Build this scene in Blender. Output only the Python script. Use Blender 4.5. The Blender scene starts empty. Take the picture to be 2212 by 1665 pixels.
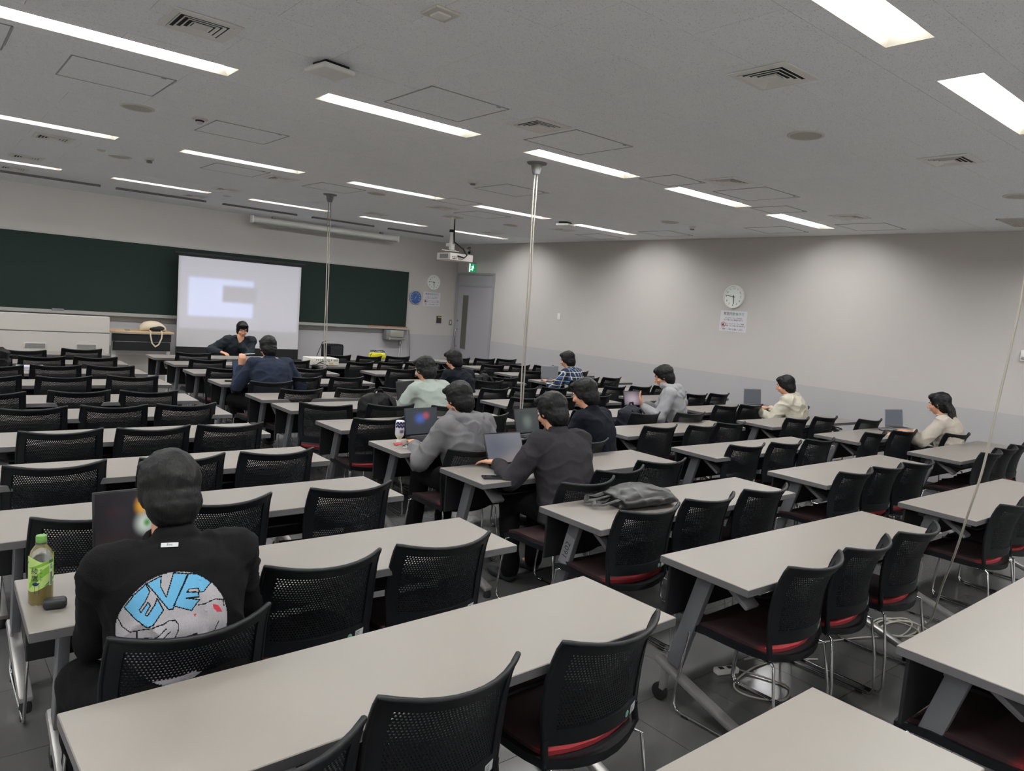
import bpy, bmesh, math, random
from mathutils import Vector, Matrix, noise
from mathutils.bvhtree import BVHTree
random.seed(7)
SC = bpy.context.scene
COL = SC.collection
PI = math.pi

# ------------------------------------------------------------------ camera, world, exposure
cam_d = bpy.data.cameras.new('camera')
cam_d.sensor_width = 36.0
cam_d.lens = 1581.03 * 36.0 / 2212.0
cam_d.clip_start = 0.05
cam = bpy.data.objects.new('camera', cam_d)
RX = ((0.7699541661, 0.6380608732, 0.0069931469), (-0.6331881652, 0.7626253752, 0.1321941170), (0.0790147425, -0.1062113890, 0.9911991784))
m = Matrix.Identity(4)
for i in range(3):
    m[i][0] = RX[i][0]; m[i][1] = RX[i][2]; m[i][2] = -RX[i][1]
m[0][3], m[1][3], m[2][3] = 0.0, 0.0, 1.7555
cam.matrix_world = m
COL.objects.link(cam)
SC.camera = cam

world = bpy.data.worlds.new('world'); SC.world = world
world.use_nodes = True
world.node_tree.nodes['Background'].inputs[0].default_value = (0.6, 0.65, 0.7, 1)
world.node_tree.nodes['Background'].inputs[1].default_value = 0.02
SC.view_settings.view_transform = 'Standard'
SC.view_settings.look = 'None'
SC.view_settings.gamma = 1.0
SC.view_settings.use_curve_mapping = False
SC.view_settings.exposure = 0.0
LAMP = 78.0          # strength of the fluorescent diffusers
BOARD_LAMP = 15.0    # blackboard lights along the front wall
SC.cycles.max_bounces = 8
SC.cycles.diffuse_bounces = 6
SC.cycles.glossy_bounces = 3
SC.cycles.transmission_bounces = 6
SC.cycles.sample_clamp_indirect = 12.0

# ------------------------------------------------------------------ room constants (metres)
ZC = 3.032      # ceiling
XR = 9.48       # right wall
YF = 13.52      # front wall
XL = -3.96; YB = -2.6

# ------------------------------------------------------------------ materials
def srgb(c):
    f = lambda v: v / 12.92 if v <= 0.04045 else ((v + 0.055) / 1.055) ** 2.4
    return tuple(f(v / 255.0) for v in c) + (1.0,)
MATS = {}
def mat(name, col, rough=0.6, metal=0.0, noise_s=0, noise_a=0.0, bump=0.0, bump_s=0, emit=None, emit_s=0, spec=None, alpha=None, trans=0, coat=0, stretch=None):
    if name in MATS: return MATS[name]
    M_ = bpy.data.materials.new(name); M_.use_nodes = True
    nt = M_.node_tree; b = nt.nodes['Principled BSDF']
    c = srgb(col) if max(col) > 1.001 else tuple(col) + (1.0,)
    b.inputs['Base Color'].default_value = c
    b.inputs['Roughness'].default_value = rough
    b.inputs['Metallic'].default_value = metal
    if spec is not None: b.inputs['Specular IOR Level'].default_value = spec
    if coat: b.inputs['Coat Weight'].default_value = coat
    if trans: b.inputs['Transmission Weight'].default_value = trans
    if alpha is not None: b.inputs['Alpha'].default_value = alpha
    tc = nt.nodes.new('ShaderNodeTexCoord')
    src = tc.outputs['Object']
    if stretch:
        mp = nt.nodes.new('ShaderNodeMapping'); mp.inputs['Scale'].default_value = stretch
        nt.links.new(src, mp.inputs['Vector']); src = mp.outputs['Vector']
    if noise_a:
        n = nt.nodes.new('ShaderNodeTexNoise'); n.inputs['Scale'].default_value = noise_s; n.inputs['Detail'].default_value = 4
        nt.links.new(src, n.inputs['Vector'])
        mx = nt.nodes.new('ShaderNodeMix'); mx.data_type = 'RGBA'; mx.blend_type = 'MIX'
        mx.inputs['A'].default_value = tuple(v * (1 - noise_a) for v in c[:3]) + (1,)
        mx.inputs['B'].default_value = tuple(min(1, v * (1 + noise_a)) for v in c[:3]) + (1,)
        nt.links.new(n.outputs['Fac'], mx.inputs['Factor']); nt.links.new(mx.outputs['Result'], b.inputs['Base Color'])
    if bump:
        n2 = nt.nodes.new('ShaderNodeTexNoise'); n2.inputs['Scale'].default_value = bump_s; n2.inputs['Detail'].default_value = 3
        nt.links.new(src, n2.inputs['Vector'])
        bp = nt.nodes.new('ShaderNodeBump'); bp.inputs['Strength'].default_value = bump; bp.inputs['Distance'].default_value = 0.003
        nt.links.new(n2.outputs['Fac'], bp.inputs['Height']); nt.links.new(bp.outputs['Normal'], b.inputs['Normal'])
    if emit is not None:
        b.inputs['Emission Color'].default_value = srgb(emit) if max(emit) > 1.001 else tuple(emit) + (1,)
        b.inputs['Emission Strength'].default_value = emit_s
    MATS[name] = M_
    return M_

def N(nt, t, **kw):
    n = nt.nodes.new(t)
    for k, v in kw.items(): setattr(n, k, v)
    return n

wall_m = mat('wall_paint', (189, 185, 181), 0.85, noise_s=3, noise_a=0.015, bump=0.08, bump_s=220)
uwall_m = mat('unseen_wall_bounce_white', (238, 236, 232), 0.85)  # unseen left and back walls, whitened to bounce more light into the room
dado_m = mat('dado_paint', (176, 173, 175), 0.8, noise_s=3, noise_a=0.015, bump=0.08, bump_s=220)
desk_m = mat('desk_laminate', (126, 120, 114), 0.42, noise_s=5, noise_a=0.03, bump=0.02, bump_s=300)
edge_m = mat('desk_edge', (92, 91, 92), 0.5, noise_s=40, noise_a=0.03)
steel_m = mat('grey_powder_coat', (96, 97, 101), 0.45, noise_s=60, noise_a=0.05, bump=0.05, bump_s=500)
arm_m = mat('light_grey_steel', (124, 124, 127), 0.4, noise_s=60, noise_a=0.05)
foot_m = mat('grey_aluminium', (150, 148, 146), 0.35, 0.5, noise_s=60, noise_a=0.05)
black_m = mat('black_plastic', (14, 16, 19), 0.5, spec=0.3, noise_s=80, noise_a=0.08, bump=0.08, bump_s=700)
blackp_m = mat('black_panel', (12, 13, 17), 0.6, noise_s=80, noise_a=0.08)
chrome_m = mat('chrome', (190, 190, 190), 0.12, 1.0)
rub_m = mat('black_rubber', (14, 14, 15), 0.7, noise_s=50, noise_a=0.1)
white_m = mat('white_plastic', (228, 226, 222), 0.45, noise_s=30, noise_a=0.02)
offw_m = mat('off_white_steel', (206, 203, 196), 0.5, noise_s=30, noise_a=0.02)
dark_m = mat('dark_slot', (22, 24, 27), 0.7)
grey_m = mat('mid_grey', (120, 120, 120), 0.6, noise_s=30, noise_a=0.03)
print_m = mat('black_print', (30, 30, 32), 0.7)
tube_m = mat('fluorescent_diffuser', (255, 255, 255), 0.5, emit=(0.97, 0.985, 1.0), emit_s=LAMP)
refl_m = mat('lamp_reflector', (236, 230, 214), 0.42, 0.88)
ink_green = mat('green_print', (40, 150, 120), 0.7)
ink_red = mat('red_print', (165, 40, 45), 0.7)

def ceiling_mat():
    M_ = bpy.data.materials.new('fissured_ceiling_tile'); M_.use_nodes = True
    nt = M_.node_tree; b = nt.nodes['Principled BSDF']; b.inputs['Roughness'].default_value = 0.95
    tc = N(nt, 'ShaderNodeTexCoord'); mp = N(nt, 'ShaderNodeMapping'); mp.inputs['Scale'].default_value = (1.0, 2.1, 1.0)
    nt.links.new(tc.outputs['Object'], mp.inputs['Vector'])
    n1 = N(nt, 'ShaderNodeTexNoise'); n1.inputs['Scale'].default_value = 95; n1.inputs['Detail'].default_value = 3; n1.inputs['Roughness'].default_value = 0.62; n1.inputs['Distortion'].default_value = 1.3
    nt.links.new(mp.outputs['Vector'], n1.inputs['Vector'])
    r1 = N(nt, 'ShaderNodeValToRGB'); e = r1.color_ramp.elements
    e[0].position = 0.36; e[0].color = (1, 1, 1, 1); e[1].position = 0.40; e[1].color = (0, 0, 0, 1)
    nt.links.new(n1.outputs['Fac'], r1.inputs['Fac'])
    n2 = N(nt, 'ShaderNodeTexNoise'); n2.inputs['Scale'].default_value = 7; nt.links.new(tc.outputs['Object'], n2.inputs['Vector'])
    m1 = N(nt, 'ShaderNodeMix', data_type='RGBA'); m1.inputs['A'].default_value = srgb((241, 243, 246)); m1.inputs['B'].default_value = srgb((246, 247, 249))
    nt.links.new(n2.outputs['Fac'], m1.inputs['Factor'])
    m2 = N(nt, 'ShaderNodeMix', data_type='RGBA'); m2.inputs['B'].default_value = srgb((188, 189, 192))
    nt.links.new(m1.outputs['Result'], m2.inputs['A']); nt.links.new(r1.outputs['Color'], m2.inputs['Factor'])
    nt.links.new(m2.outputs['Result'], b.inputs['Base Color'])
    bp = N(nt, 'ShaderNodeBump', invert=True); bp.inputs['Strength'].default_value = 0.5; bp.inputs['Distance'].default_value = 0.003
    nt.links.new(r1.outputs['Color'], bp.inputs['Height']); nt.links.new(bp.outputs['Normal'], b.inputs['Normal'])
    return M_
ceil_m = ceiling_mat()

def floor_mat():
    M_ = bpy.data.materials.new('grey_vinyl_floor'); M_.use_nodes = True
    nt = M_.node_tree; b = nt.nodes['Principled BSDF']; b.inputs['Specular IOR Level'].default_value = 0.6
    tc = N(nt, 'ShaderNodeTexCoord')
    n1 = N(nt, 'ShaderNodeTexNoise'); n1.inputs['Scale'].default_value = 2.3; n1.inputs['Detail'].default_value = 6
    nt.links.new(tc.outputs['Object'], n1.inputs['Vector'])
    m1 = N(nt, 'ShaderNodeMix', data_type='RGBA'); m1.inputs['A'].default_value = srgb((76, 76, 77)); m1.inputs['B'].default_value = srgb((98, 97, 96))
    nt.links.new(n1.outputs['Fac'], m1.inputs['Factor']); nt.links.new(m1.outputs['Result'], b.inputs['Base Color'])
    mr = N(nt, 'ShaderNodeMapRange'); mr.inputs['To Min'].default_value = 0.15; mr.inputs['To Max'].default_value = 0.22
    nt.links.new(n1.outputs['Fac'], mr.inputs['Value']); nt.links.new(mr.outputs['Result'], b.inputs['Roughness'])
    return M_
floor_m = floor_mat()

# ------------------------------------------------------------------ mesh helper
class G:
    def __init__(s): s.v = []; s.f = []; s.m = []
    def add(s, vs, fs, mi=0, M4=None):
        o = len(s.v)
        s.v += [tuple(M4 @ Vector(p)) if M4 is not None else tuple(p) for p in vs]
        s.f += [tuple(i + o for i in f) for f in fs]; s.m += [mi] * len(fs)
        return s
    def box(s, c, d, M4=None, mi=0):
        x, y, z = (k / 2 for k in d)
        vs = [(c[0] + i * x, c[1] + j * y, c[2] + k * z) for i in (-1, 1) for j in (-1, 1) for k in (-1, 1)]
        return s.add(vs, [(0, 1, 3, 2), (4, 6, 7, 5), (0, 4, 5, 1), (2, 3, 7, 6), (0, 2, 6, 4), (1, 5, 7, 3)], mi, M4)
    def bb(s, a, b, mi=0, M4=None):
        return s.box([(a[i] + b[i]) / 2 for i in range(3)], [abs(b[i] - a[i]) for i in range(3)], M4, mi)
    def rbox(s, c, d, r=0.004, seg=2, M4=None, mi=0):
        bm = bmesh.new(); bmesh.ops.create_cube(bm, size=1.0)
        for v in bm.verts: v.co = Vector((v.co.x * d[0] + c[0], v.co.y * d[1] + c[1], v.co.z * d[2] + c[2]))
        bmesh.ops.bevel(bm, geom=bm.edges[:], offset=min(r, min(d) * 0.49), segments=seg, affect='EDGES', profile=0.5)
        bm.verts.index_update()
        s.add([v.co[:] for v in bm.verts], [[v.index for v in f.verts] for f in bm.faces], mi, M4); bm.free()
        return s
    def loft(s, rings, cap=True, closed=False, mi=0, M4=None):
        n = len(rings[0]); vs = [p for r in rings for p in r]; fs = []
        k = len(rings)
        for i in range(k if closed else k - 1):
            for j in range(n):
                a = i * n + j; b = i * n + (j + 1) % n; c = ((i + 1) % k) * n
                fs.append((a, b, c + (j + 1) % n, c + j))
        if cap and not closed:
            fs.append(tuple(reversed(range(n)))); fs.append(tuple((k - 1) * n + j for j in range(n)))
        return s.add(vs, fs, mi, M4)
    def tube(s, pts, r, n=8, closed=False, mi=0, M4=None, flat=None):
        P = [Vector(p) for p in pts]; k = len(P); rings = []
        rr = r if isinstance(r, (list, tuple)) else [r] * k
        ref = None
        for i in range(k):
            if closed: t = P[(i + 1) % k] - P[i - 1]
            else: t = P[min(i + 1, k - 1)] - P[max(i - 1, 0)]
            if t.length < 1e-9: t = Vector((0, 0, 1))
            t.normalize()
            if ref is None:
                ref = Vector((0, 0, 1)) if abs(t.z) < 0.9 else Vector((1, 0, 0))
            ref = ref - t * ref.dot(t)
            if ref.length < 1e-6: ref = t.orthogonal()
            ref.normalize(); b = t.cross(ref)
            w, h = (flat if flat else (1, 1))
            rings.append([P[i] + (ref * math.cos(a) * w + b * math.sin(a) * h) * rr[i] for a in [2 * PI * q / n for q in range(n)]])
        return s.loft(rings, True, closed, mi, M4)
    def lathe(s, prof, n=20, c=(0, 0, 0), mi=0, M4=None):
        rings = [[(c[0] + max(r, 1e-4) * math.cos(2 * PI * q / n), c[1] + max(r, 1e-4) * math.sin(2 * PI * q / n), c[2] + z) for q in range(n)] for r, z in prof]
        return s.loft(rings, True, False, mi, M4)
    def prism(s, poly, h, M4=None, mi=0):
        n = len(poly)
        vs = [(x, y, 0) for x, y in poly] + [(x, y, h) for x, y in poly]
        fs = [tuple(reversed(range(n))), tuple(range(n, 2 * n))] + [(i, (i + 1) % n, n + (i + 1) % n, n + i) for i in range(n)]
        return s.add(vs, fs, mi, M4)
    def ball(s, c, r, n=14, mi=0, M4=None):
        rx, ry, rz = r if isinstance(r, (list, tuple)) else (r, r, r)
        rings = []
        for i in range(n // 2 + 1):
            t = -PI / 2 + PI * i / (n // 2); q = max(math.cos(t), 1e-3)
            rings.append([(c[0] + rx * q * math.cos(2 * PI * j / n), c[1] + ry * q * math.sin(2 * PI * j / n), c[2] + rz * math.sin(t)) for j in range(n)])
        return s.loft(rings, True, False, mi, M4)
    def mesh(s, name):
        me = bpy.data.meshes.new(name); me.from_pydata(s.v, [], s.f)
        me.polygons.foreach_set('material_index', s.m); me.update()
        return me
    def build(s, name, mats, parent=None, smooth=None, loc=None):
        me = s.mesh(name)
        bm = bmesh.new(); bm.from_mesh(me); bmesh.ops.recalc_face_normals(bm, faces=bm.faces); bm.to_mesh(me); bm.free()
        for m_ in (mats if isinstance(mats, (list, tuple)) else [mats]): me.materials.append(m_)
        o = bpy.data.objects.new(name, me); COL.objects.link(o)
        if smooth:
            me.polygons.foreach_set('use_smooth', [True] * len(me.polygons))
            try: me.set_sharp_from_angle(angle=math.radians(smooth if smooth is not True else 40))
            except Exception: pass
        if parent: o.parent = parent
        if loc: o.location = loc
        return o

def tag(o, label=None, cat=None, group=None, kind=None):
    if label: o['label'] = label
    if cat: o['category'] = cat
    if group: o['group'] = group
    if kind: o['kind'] = kind
    return o
def thing(name, label, cat, loc=(0, 0, 0), rz=0, group=None, kind=None):
    o = bpy.data.objects.new(name, None); COL.objects.link(o); o.empty_display_size = 0.1
    o.location = loc; o.rotation_euler = (0, 0, rz)
    return tag(o, label, cat, group, kind)
def struct(o): o['kind'] = 'structure'; return o
def kids(): 
    d = {}
    for o in bpy.data.objects:
        if o.parent: d.setdefault(o.parent, []).append(o)
    return d
def copy_tree(src, parent=None):
    c = src.copy(); COL.objects.link(c)
    if parent: c.parent = parent
    for ch in src.children: copy_tree(ch, c)
    return c
def text_mesh(s, size, depth=0.0, align='CENTER'):
    cu = bpy.data.curves.new('t', 'FONT'); cu.body = s; cu.size = size; cu.align_x = align; cu.align_y = 'CENTER'
    cu.resolution_u = 2; cu.extrude = depth
    o = bpy.data.objects.new('t', cu); COL.objects.link(o)
    dg = bpy.context.evaluated_depsgraph_get()
    me = bpy.data.meshes.new_from_object(o.evaluated_get(dg))
    v = [tuple(p.co) for p in me.vertices]; f = [tuple(p.vertices) for p in me.polygons]
    bpy.data.objects.remove(o); bpy.data.meshes.remove(me)
    return v, f
ORD_ = ['first', 'second', 'third', 'fourth', 'fifth', 'sixth', 'seventh']
ORD = ['nearest', 'second', 'third', 'fourth', 'fifth', 'sixth', 'seventh', 'eighth', 'ninth', 'tenth', 'eleventh', 'twelfth']
def R3(ax, a): return Matrix.Rotation(a, 4, ax)
def T3(x, y, z): return Matrix.Translation((x, y, z))
# frame for things mounted on a wall: local x right, y up, z out of the wall
def on_front(x, z, y=YF): return Matrix(((1, 0, 0, x), (0, 0, -1, y), (0, 1, 0, z), (0, 0, 0, 1)))
def on_right(y, z, x=XR): return Matrix(((0, 0, -1, x), (-1, 0, 0, y), (0, 1, 0, z), (0, 0, 0, 1)))

# ------------------------------------------------------------------ room shell
# lights grid
LX = [0.297 + 1.826 * k for k in range(-2, 5)]
LY = [-1.66, 1.53, 4.72, 7.91, 11.10]
LL, LW = 1.25, 0.205
lights = [(x, y) for y in LY for x in LX]
def cutrect(r, holes):
    rs = [r]
    for (a, b, c, d) in holes:
        out = []
        for (x0, x1, y0, y1) in rs:
            if a >= x1 or b <= x0 or c >= y1 or d <= y0: out.append((x0, x1, y0, y1)); continue
            if x0 < a: out.append((x0, a, y0, y1))
            if x1 > b: out.append((b, x1, y0, y1))
            xa, xb = max(x0, a), min(x1, b)
            if y0 < c: out.append((xa, xb, y0, c))
            if y1 > d: out.append((xa, xb, d, y1))
        rs = out
    return [q for q in rs if q[1] - q[0] > 0.004 and q[3] - q[2] > 0.004]
holes = [(x, x + LL, y - LW / 2, y + LW / 2) for x, y in lights]
ceiling = struct(G().bb((XL, YB, ZC + 0.13), (XR, YF, ZC + 0.2)).build('ceiling', grey_m))
fwd = Vector((RX[0][1], RX[1][1], RX[2][1])); rgt = Vector((RX[0][0], RX[1][0], RX[2][0])); upv = Vector((RX[0][2], RX[1][2], RX[2][2]))
CAMP = Vector((0, 0, 1.7555))
def proj(p):
    q = Vector(p) - CAMP; d = q.dot(fwd)
    if d < 0.15: return None
    return (1106 + 1581.03 * q.dot(rgt) / d, 832.5 - 1581.03 * q.dot(upv) / d, d)
def seen(p, mg=60):
    q = proj(p)
    return q is not None and -mg < q[0] < 2212 + mg and -mg < q[1] < 1665 + mg
cells = []
TX, TY = 0.91, 0.455
j0 = int((YB - 2.205) / TY) - 1
for j in range(j0, 40):
    y0 = 2.205 + TY * j; y1 = y0 + TY
    if y1 < YB or y0 > YF: continue
    off = 0.46 if (j % 2 == 0) else 0.915     # running bond
    for i in range(-8, 14):
        x0 = off + TX * i; x1 = x0 + TX
        if x1 < XL or x0 > XR: continue
        cells.append((max(x0, XL), min(x1, XR), max(y0, YB), min(y1, YF)))
g = 0.0012
rest = G(); ncell = 0
cells.sort(key=lambda r: (r[0] + r[1]) ** 2 / 4 + (r[2] + r[3]) ** 2 / 4)
for r in cells:
    rs = cutrect(r, holes)
    if not rs: continue
    inview = any(seen((x, y, ZC), 0) for x in (r[0], (r[0] + r[1]) / 2, r[1]) for y in (r[2], r[3]))
    tgt = G() if (inview and ncell < 290) else rest
    for (x0, x1, y0, y1) in rs:
        a = g if x0 == r[0] else 0; b = g if x1 == r[1] else 0; c = g if y0 == r[2] else 0; d = g if y1 == r[3] else 0
        dz = random.uniform(0, 0.0004)
        tgt.bb((x0 + a, y0 + c, ZC + dz), (x1 - b, y1 - d, ZC + 0.014))
    if tgt is not rest:
        tgt.build('ceiling_tile', ceil_m, ceiling); ncell += 1
tag(rest.build('distant_ceiling_tiles', ceil_m, ceiling), kind='stuff')

# floor: tile pieces where they can be told apart, the rest one piece of stuff
flo = struct(G().bb((XL, YB, -0.12), (XR, YF, -0.006)).build('floor', dark_m))
fr = G(); nf = 0
fc = [(XL + .44 + .5 * i, YB + .1 + .5 * j) for i in range(-1, 27) for j in range(-1, 33)]
fc.sort(key=lambda c: (c[0] - 1.5) ** 2 + (c[1] - 1) ** 2)
for (x, y) in fc:
    x0, x1, y0, y1 = max(x, XL), min(x + .5, XR), max(y, YB), min(y + .5, YF)
    if x1 - x0 < 0.02 or y1 - y0 < 0.02: continue
    vis = nf < 240 and any(seen(p, 0) for p in ((x0, y0, 0), (x1, y0, 0), (x0, y1, 0), (x1, y1, 0)))
    t = G() if vis else fr
    t.bb((x0 + .0012, y0 + .0012, -0.006), (x1 - .0012, y1 - .0012, 0))
    if vis: t.build('floor_tile', floor_m, flo); nf += 1
tag(fr.build('distant_floor_tiles', floor_m, flo), kind='stuff')

wf = struct(G().bb((XL - .1, YF, -0.1), (XR + .1, YF + .12, ZC + .2)).build('wall_front', wall_m))
G().bb((XL, YF - .004, 0.07), (XR, YF, 1.012)).build('dado_panel', dado_m, wf)
wr = struct(G().bb((XR, YB - .1, -0.1), (XR + .12, YF + .1, ZC + .2)).build('wall_right', wall_m))
G().bb((XR - .004, YB, 0.07), (XR, 12.16, 1.012)).build('dado_panel', dado_m, wr)
struct(G().bb((XL - .12, YB - .1, -0.1), (XL, YF + .1, ZC + .2)).build('wall_left', uwall_m))
struct(G().bb((XL - .1, YB - .12, -0.1), (XR + .1, YB, ZC + .2)).build('wall_back', uwall_m))
bb_m = mat('baseboard_vinyl', (62, 62, 64), 0.6, noise_s=30, noise_a=0.04)
struct(G().bb((XL, YF - .012, 0), (XR, YF, 0.07)).build('baseboard_front', bb_m))
struct(G().bb((XR - .012, YB, 0), (XR, 12.16, 0.07)).build('baseboard_right', bb_m))

# ------------------------------------------------------------------ ceiling fixtures
def mk_light():
    h = G(); a, b = LL, LW / 2; ax, bx, hz = 0.05, 0.058, 0.06
    o = [(0, -b, 0), (a, -b, 0), (a, b, 0), (0, b, 0)]; i_ = [(ax, -bx, hz), (a - ax, -bx, hz), (a - ax, bx, hz), (ax, bx, hz)]
    h.add(o + i_, [(0, 1, 5, 4), (1, 2, 6, 5), (2, 3, 7, 6), (3, 0, 4, 7), (4, 5, 6, 7)])
    # outer jacket so the reflector has thickness
    o2 = [(-.004, -b - .004, 0), (a + .004, -b - .004, 0), (a + .004, b + .004, 0), (-.004, b + .004, 0)]
    i2 = [(0, -b, .1), (a, -b, .1), (a, b, .1), (0, b, .1)]
    h.add(o2 + i2, [(0, 4, 5, 1), (1, 5, 6, 2), (2, 6, 7, 3), (3, 7, 4, 0), (4, 7, 6, 5)])
    h.add(o + o2, [(0, 4, 5, 1), (1, 5, 6, 2), (2, 6, 7, 3), (3, 7, 4, 0)])
    d = G()
    n = 8; rings = []
    for x in (ax + .01, a - ax - .01):
        rings.append([(x, .047 * math.cos(PI * q / n), hz - .004 - .030 * math.sin(PI * q / n)) for q in range(n + 1)])
    d.loft(rings, True)
    return h, d
hm, dm = mk_light()
root0 = None
NX = ['', '', 'fifth', 'fourth', 'third', 'second', 'first']
order_y = {1.53: 'nearest', 4.72: 'second-nearest', 7.91: 'third', 11.10: 'farthest'}
for (x, y) in lights:
    k = LX.index(x)
    cnt = 7 - k
    if y < 0: lab = 'recessed strip light behind the viewpoint, %s from the right wall' % (['first', 'second', 'third', 'fourth', 'fifth', 'sixth', 'seventh'][cnt - 1])
    else: lab = 'recessed strip light, %s from the right wall in the %s row' % (['first', 'second', 'third', 'fourth', 'fifth', 'sixth', 'seventh'][cnt - 1], order_y[y])
    if root0 is None:
        root0 = thing('ceiling_light', lab, 'ceiling light', (x, y, ZC), group='recessed ceiling lights')
        hm.build('reflector', refl_m, root0); dm.build('diffuser', tube_m, root0, smooth=30)
        o = root0
    else:
        o = copy_tree(root0)
        o.location = (x, y, ZC); tag(o, lab)
    o['label'] = lab

hatch_m = ceil_m
frame_m = mat('hatch_frame', (160, 160, 160), 0.5)
hatches = [(-.14, .455, 4.92, 5.50), (.77, 1.36, 5.22, 5.82), (1.9, 2.5, 6.15, 6.73), (2.57, 3.16, 8.26, 8.84), (3.78, 4.36, 8.28, 8.86), (2.44, 3.04, 3.88, 4.46), (3.65, 4.25, 3.88, 4.46),
           (5.25, 5.69, 4.26, 4.69), (4.87, 5.47, 6.16, 6.75), (5.21, 5.68, 7.66, 8.1), (6.08, 6.68, 8.3, 8.88), (6.08, 6.68, 3.88, 4.46), (7.09, 7.52, 4.26, 4.69),
           (8.52, 9.1, 5.1, 5.69), (8.52, 9.1, 3.88, 4.46), (8.52, 9.1, 6.94, 7.52), (8.57, 9.17, 8.37, 8.94)]
hs = sorted(hatches, key=lambda r: (round(r[2]), r[0]))
hl = {}
names_h = {0: 'square ceiling hatch cut off by the left picture edge', }
hatch_lab = ['square ceiling hatch at the left picture edge', 'ceiling hatch in front of the leftmost long strip light', 'ceiling hatch beside the small dome camera',
  'ceiling hatch just behind the strip light at left centre', 'ceiling hatch beside the mount of the farther cable pole', 'large ceiling hatch right behind the second strip light, nearest to centre',
  'ceiling hatch between a square vent and the third strip light', 'small square ceiling hatch touching the right end of the third strip light', 'ceiling hatch right of the smoke detector, before the centre pole',
  'small ceiling hatch touching a strip light, left of the cables', 'ceiling hatch just behind the projector mount plate', 'large ceiling hatch behind the square vent above the wall clock side',
  'small ceiling hatch touching the last strip light but one', 'ceiling hatch near the right wall, left of the last strip light', 'ceiling hatch near the right wall, right of the last strip light',
  'far ceiling hatch near the right wall, third from the right', 'farthest ceiling hatch near the right wall']
for r, lab in zip(hatches, hatch_lab):
    x0, x1, y0, y1 = r; t = thing('access_hatch', lab, 'ceiling hatch', ((x0 + x1) / 2, (y0 + y1) / 2, ZC), group='ceiling access hatches')
    w, h = (x1 - x0) / 2, (y1 - y0) / 2; f = G(); q = 0.007
    f.bb((-w, -h, -.004), (w, -h + q, .0)); f.bb((-w, h - q, -.004), (w, h, 0)); f.bb((-w, -h, -.004), (-w + q, h, 0)); f.bb((w - q, -h, -.004), (w, h, 0))
    f.build('hatch_frame', frame_m, t)
    G().bb((-w + q + .002, -h + q + .002, -.0022), (w - q - .002, h - q - .002, 0)).build('hatch_panel', ceil_m, t)
    G().rbox((w * .75, -h + .02, -.004), (.03, .014, .004), .001).build('latch', frame_m, t)

def mk_vent():
    t = thing('air_vent', '', 'air vent', (0, 0, 0), group='square ceiling air vents')
    W_ = .165; f = G()
    def ring(o, i, z0, z1):
        f.add([(-o, -o, z0), (o, -o, z0), (o, o, z0), (-o, o, z0), (-i, -i, z1), (i, -i, z1), (i, i, z1), (-i, i, z1),
               (-o, -o, z0 + .004), (o, -o, z0 + .004), (o, o, z0 + .004), (-o, o, z0 + .004), (-i, -i, z1 + .004), (i, -i, z1 + .004), (i, i, z1 + .004), (-i, i, z1 + .004)],
              [(0, 1, 5, 4), (1, 2, 6, 5), (2, 3, 7, 6), (3, 0, 4, 7), (8, 12, 13, 9), (9, 13, 14, 10), (10, 14, 15, 11), (11, 15, 12, 8),
               (0, 8, 9, 1), (1, 9, 10, 2), (2, 10, 11, 3), (3, 11, 8, 0), (4, 5, 13, 12), (5, 6, 14, 13), (6, 7, 15, 14), (7, 4, 12, 15)])
    ring(W_, W_ - .035, -.006, -.009); f.build('flange', white_m, t)
    G().bb((-W_ + .02, -W_ + .02, -.004), (W_ - .02, W_ - .02, -.001)).build('duct_throat', dark_m, t)
    for k in range(4):
        f = G(); o = W_ - .038 - .026 * k; ring(o, o - .013, -.012, -.003); f.build('louvre', white_m, t)
    G().bb((-.035, -.035, -.011), (.035, .035, -.006)).build('centre_plate', white_m, t)
    return t
v0 = mk_vent()
vents = [(1.15, 4.03, 'leftmost of the near vents above the long strip light'), (3.43, 2.22, 'nearest to the camera, left of the large round speaker'), (3.43, 4.03, 'at the end of the second strip light'),
         (5.71, 2.20, 'at the right, below the second-right strip light'), (5.71, 4.03, 'above the wall clock, left of two hatches'), (8.0, 4.03, 'last one before the right wall, near two hatches'),
         (1.12, 8.56, 'at the left edge, behind the left strip light'), (1.1, 10.37, 'at the left edge, beside the last strip light'), (1.1, 11.72, 'far left, next to the front slot diffuser'),
         (3.4, 8.56, 'behind the centre-left strip light and its hatch'), (3.38, 10.37, 'left of the small round plate before the blackboard'), (3.37, 11.75, 'touching the front slot diffuser at centre left'),
         (5.71, 8.62, 'left of the projector mount'), (5.7, 10.42, 'beyond the farther cable pole, left of the projector'), (8.03, 8.65, 'right of the nearer cable pole, before the wall'), (8.03, 10.5, 'farthest, right of the projector')]
for i, (x, y, l) in enumerate(vents):
    o = v0 if i == 0 else copy_tree(v0)
    o.location = (x, y, ZC); o['label'] = 'square ceiling vent ' + l
# striped return grille
t = thing('return_grille', 'wide striped ceiling grille at the right edge near the wall', 'air vent', (8.82, 2.49, ZC))
f = G(); f.bb((-.29, -.29, -.01), (.29, -.27, 0)); f.bb((-.29, .27, -.01), (.29, .29, 0)); f.bb((-.29, -.29, -.01), (-.27, .29, 0)); f.bb((.27, -.29, -.01), (.29, .29, 0)); f.build('grille_frame', offw_m, t)
G().bb((-.27, -.27, -.002), (.27, .27, 0)).build('backing', dark_m, t)
sl = None
for k in range(20):
    if sl is None: sl = G().bb((-.27, -.009, -.009), (.27, .005, -.003)).build('slat', offw_m, t); o = sl
    else: o = sl.copy(); COL.objects.link(o)
    o.location = (0, -.257 + .027 * k, 0)
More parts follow.
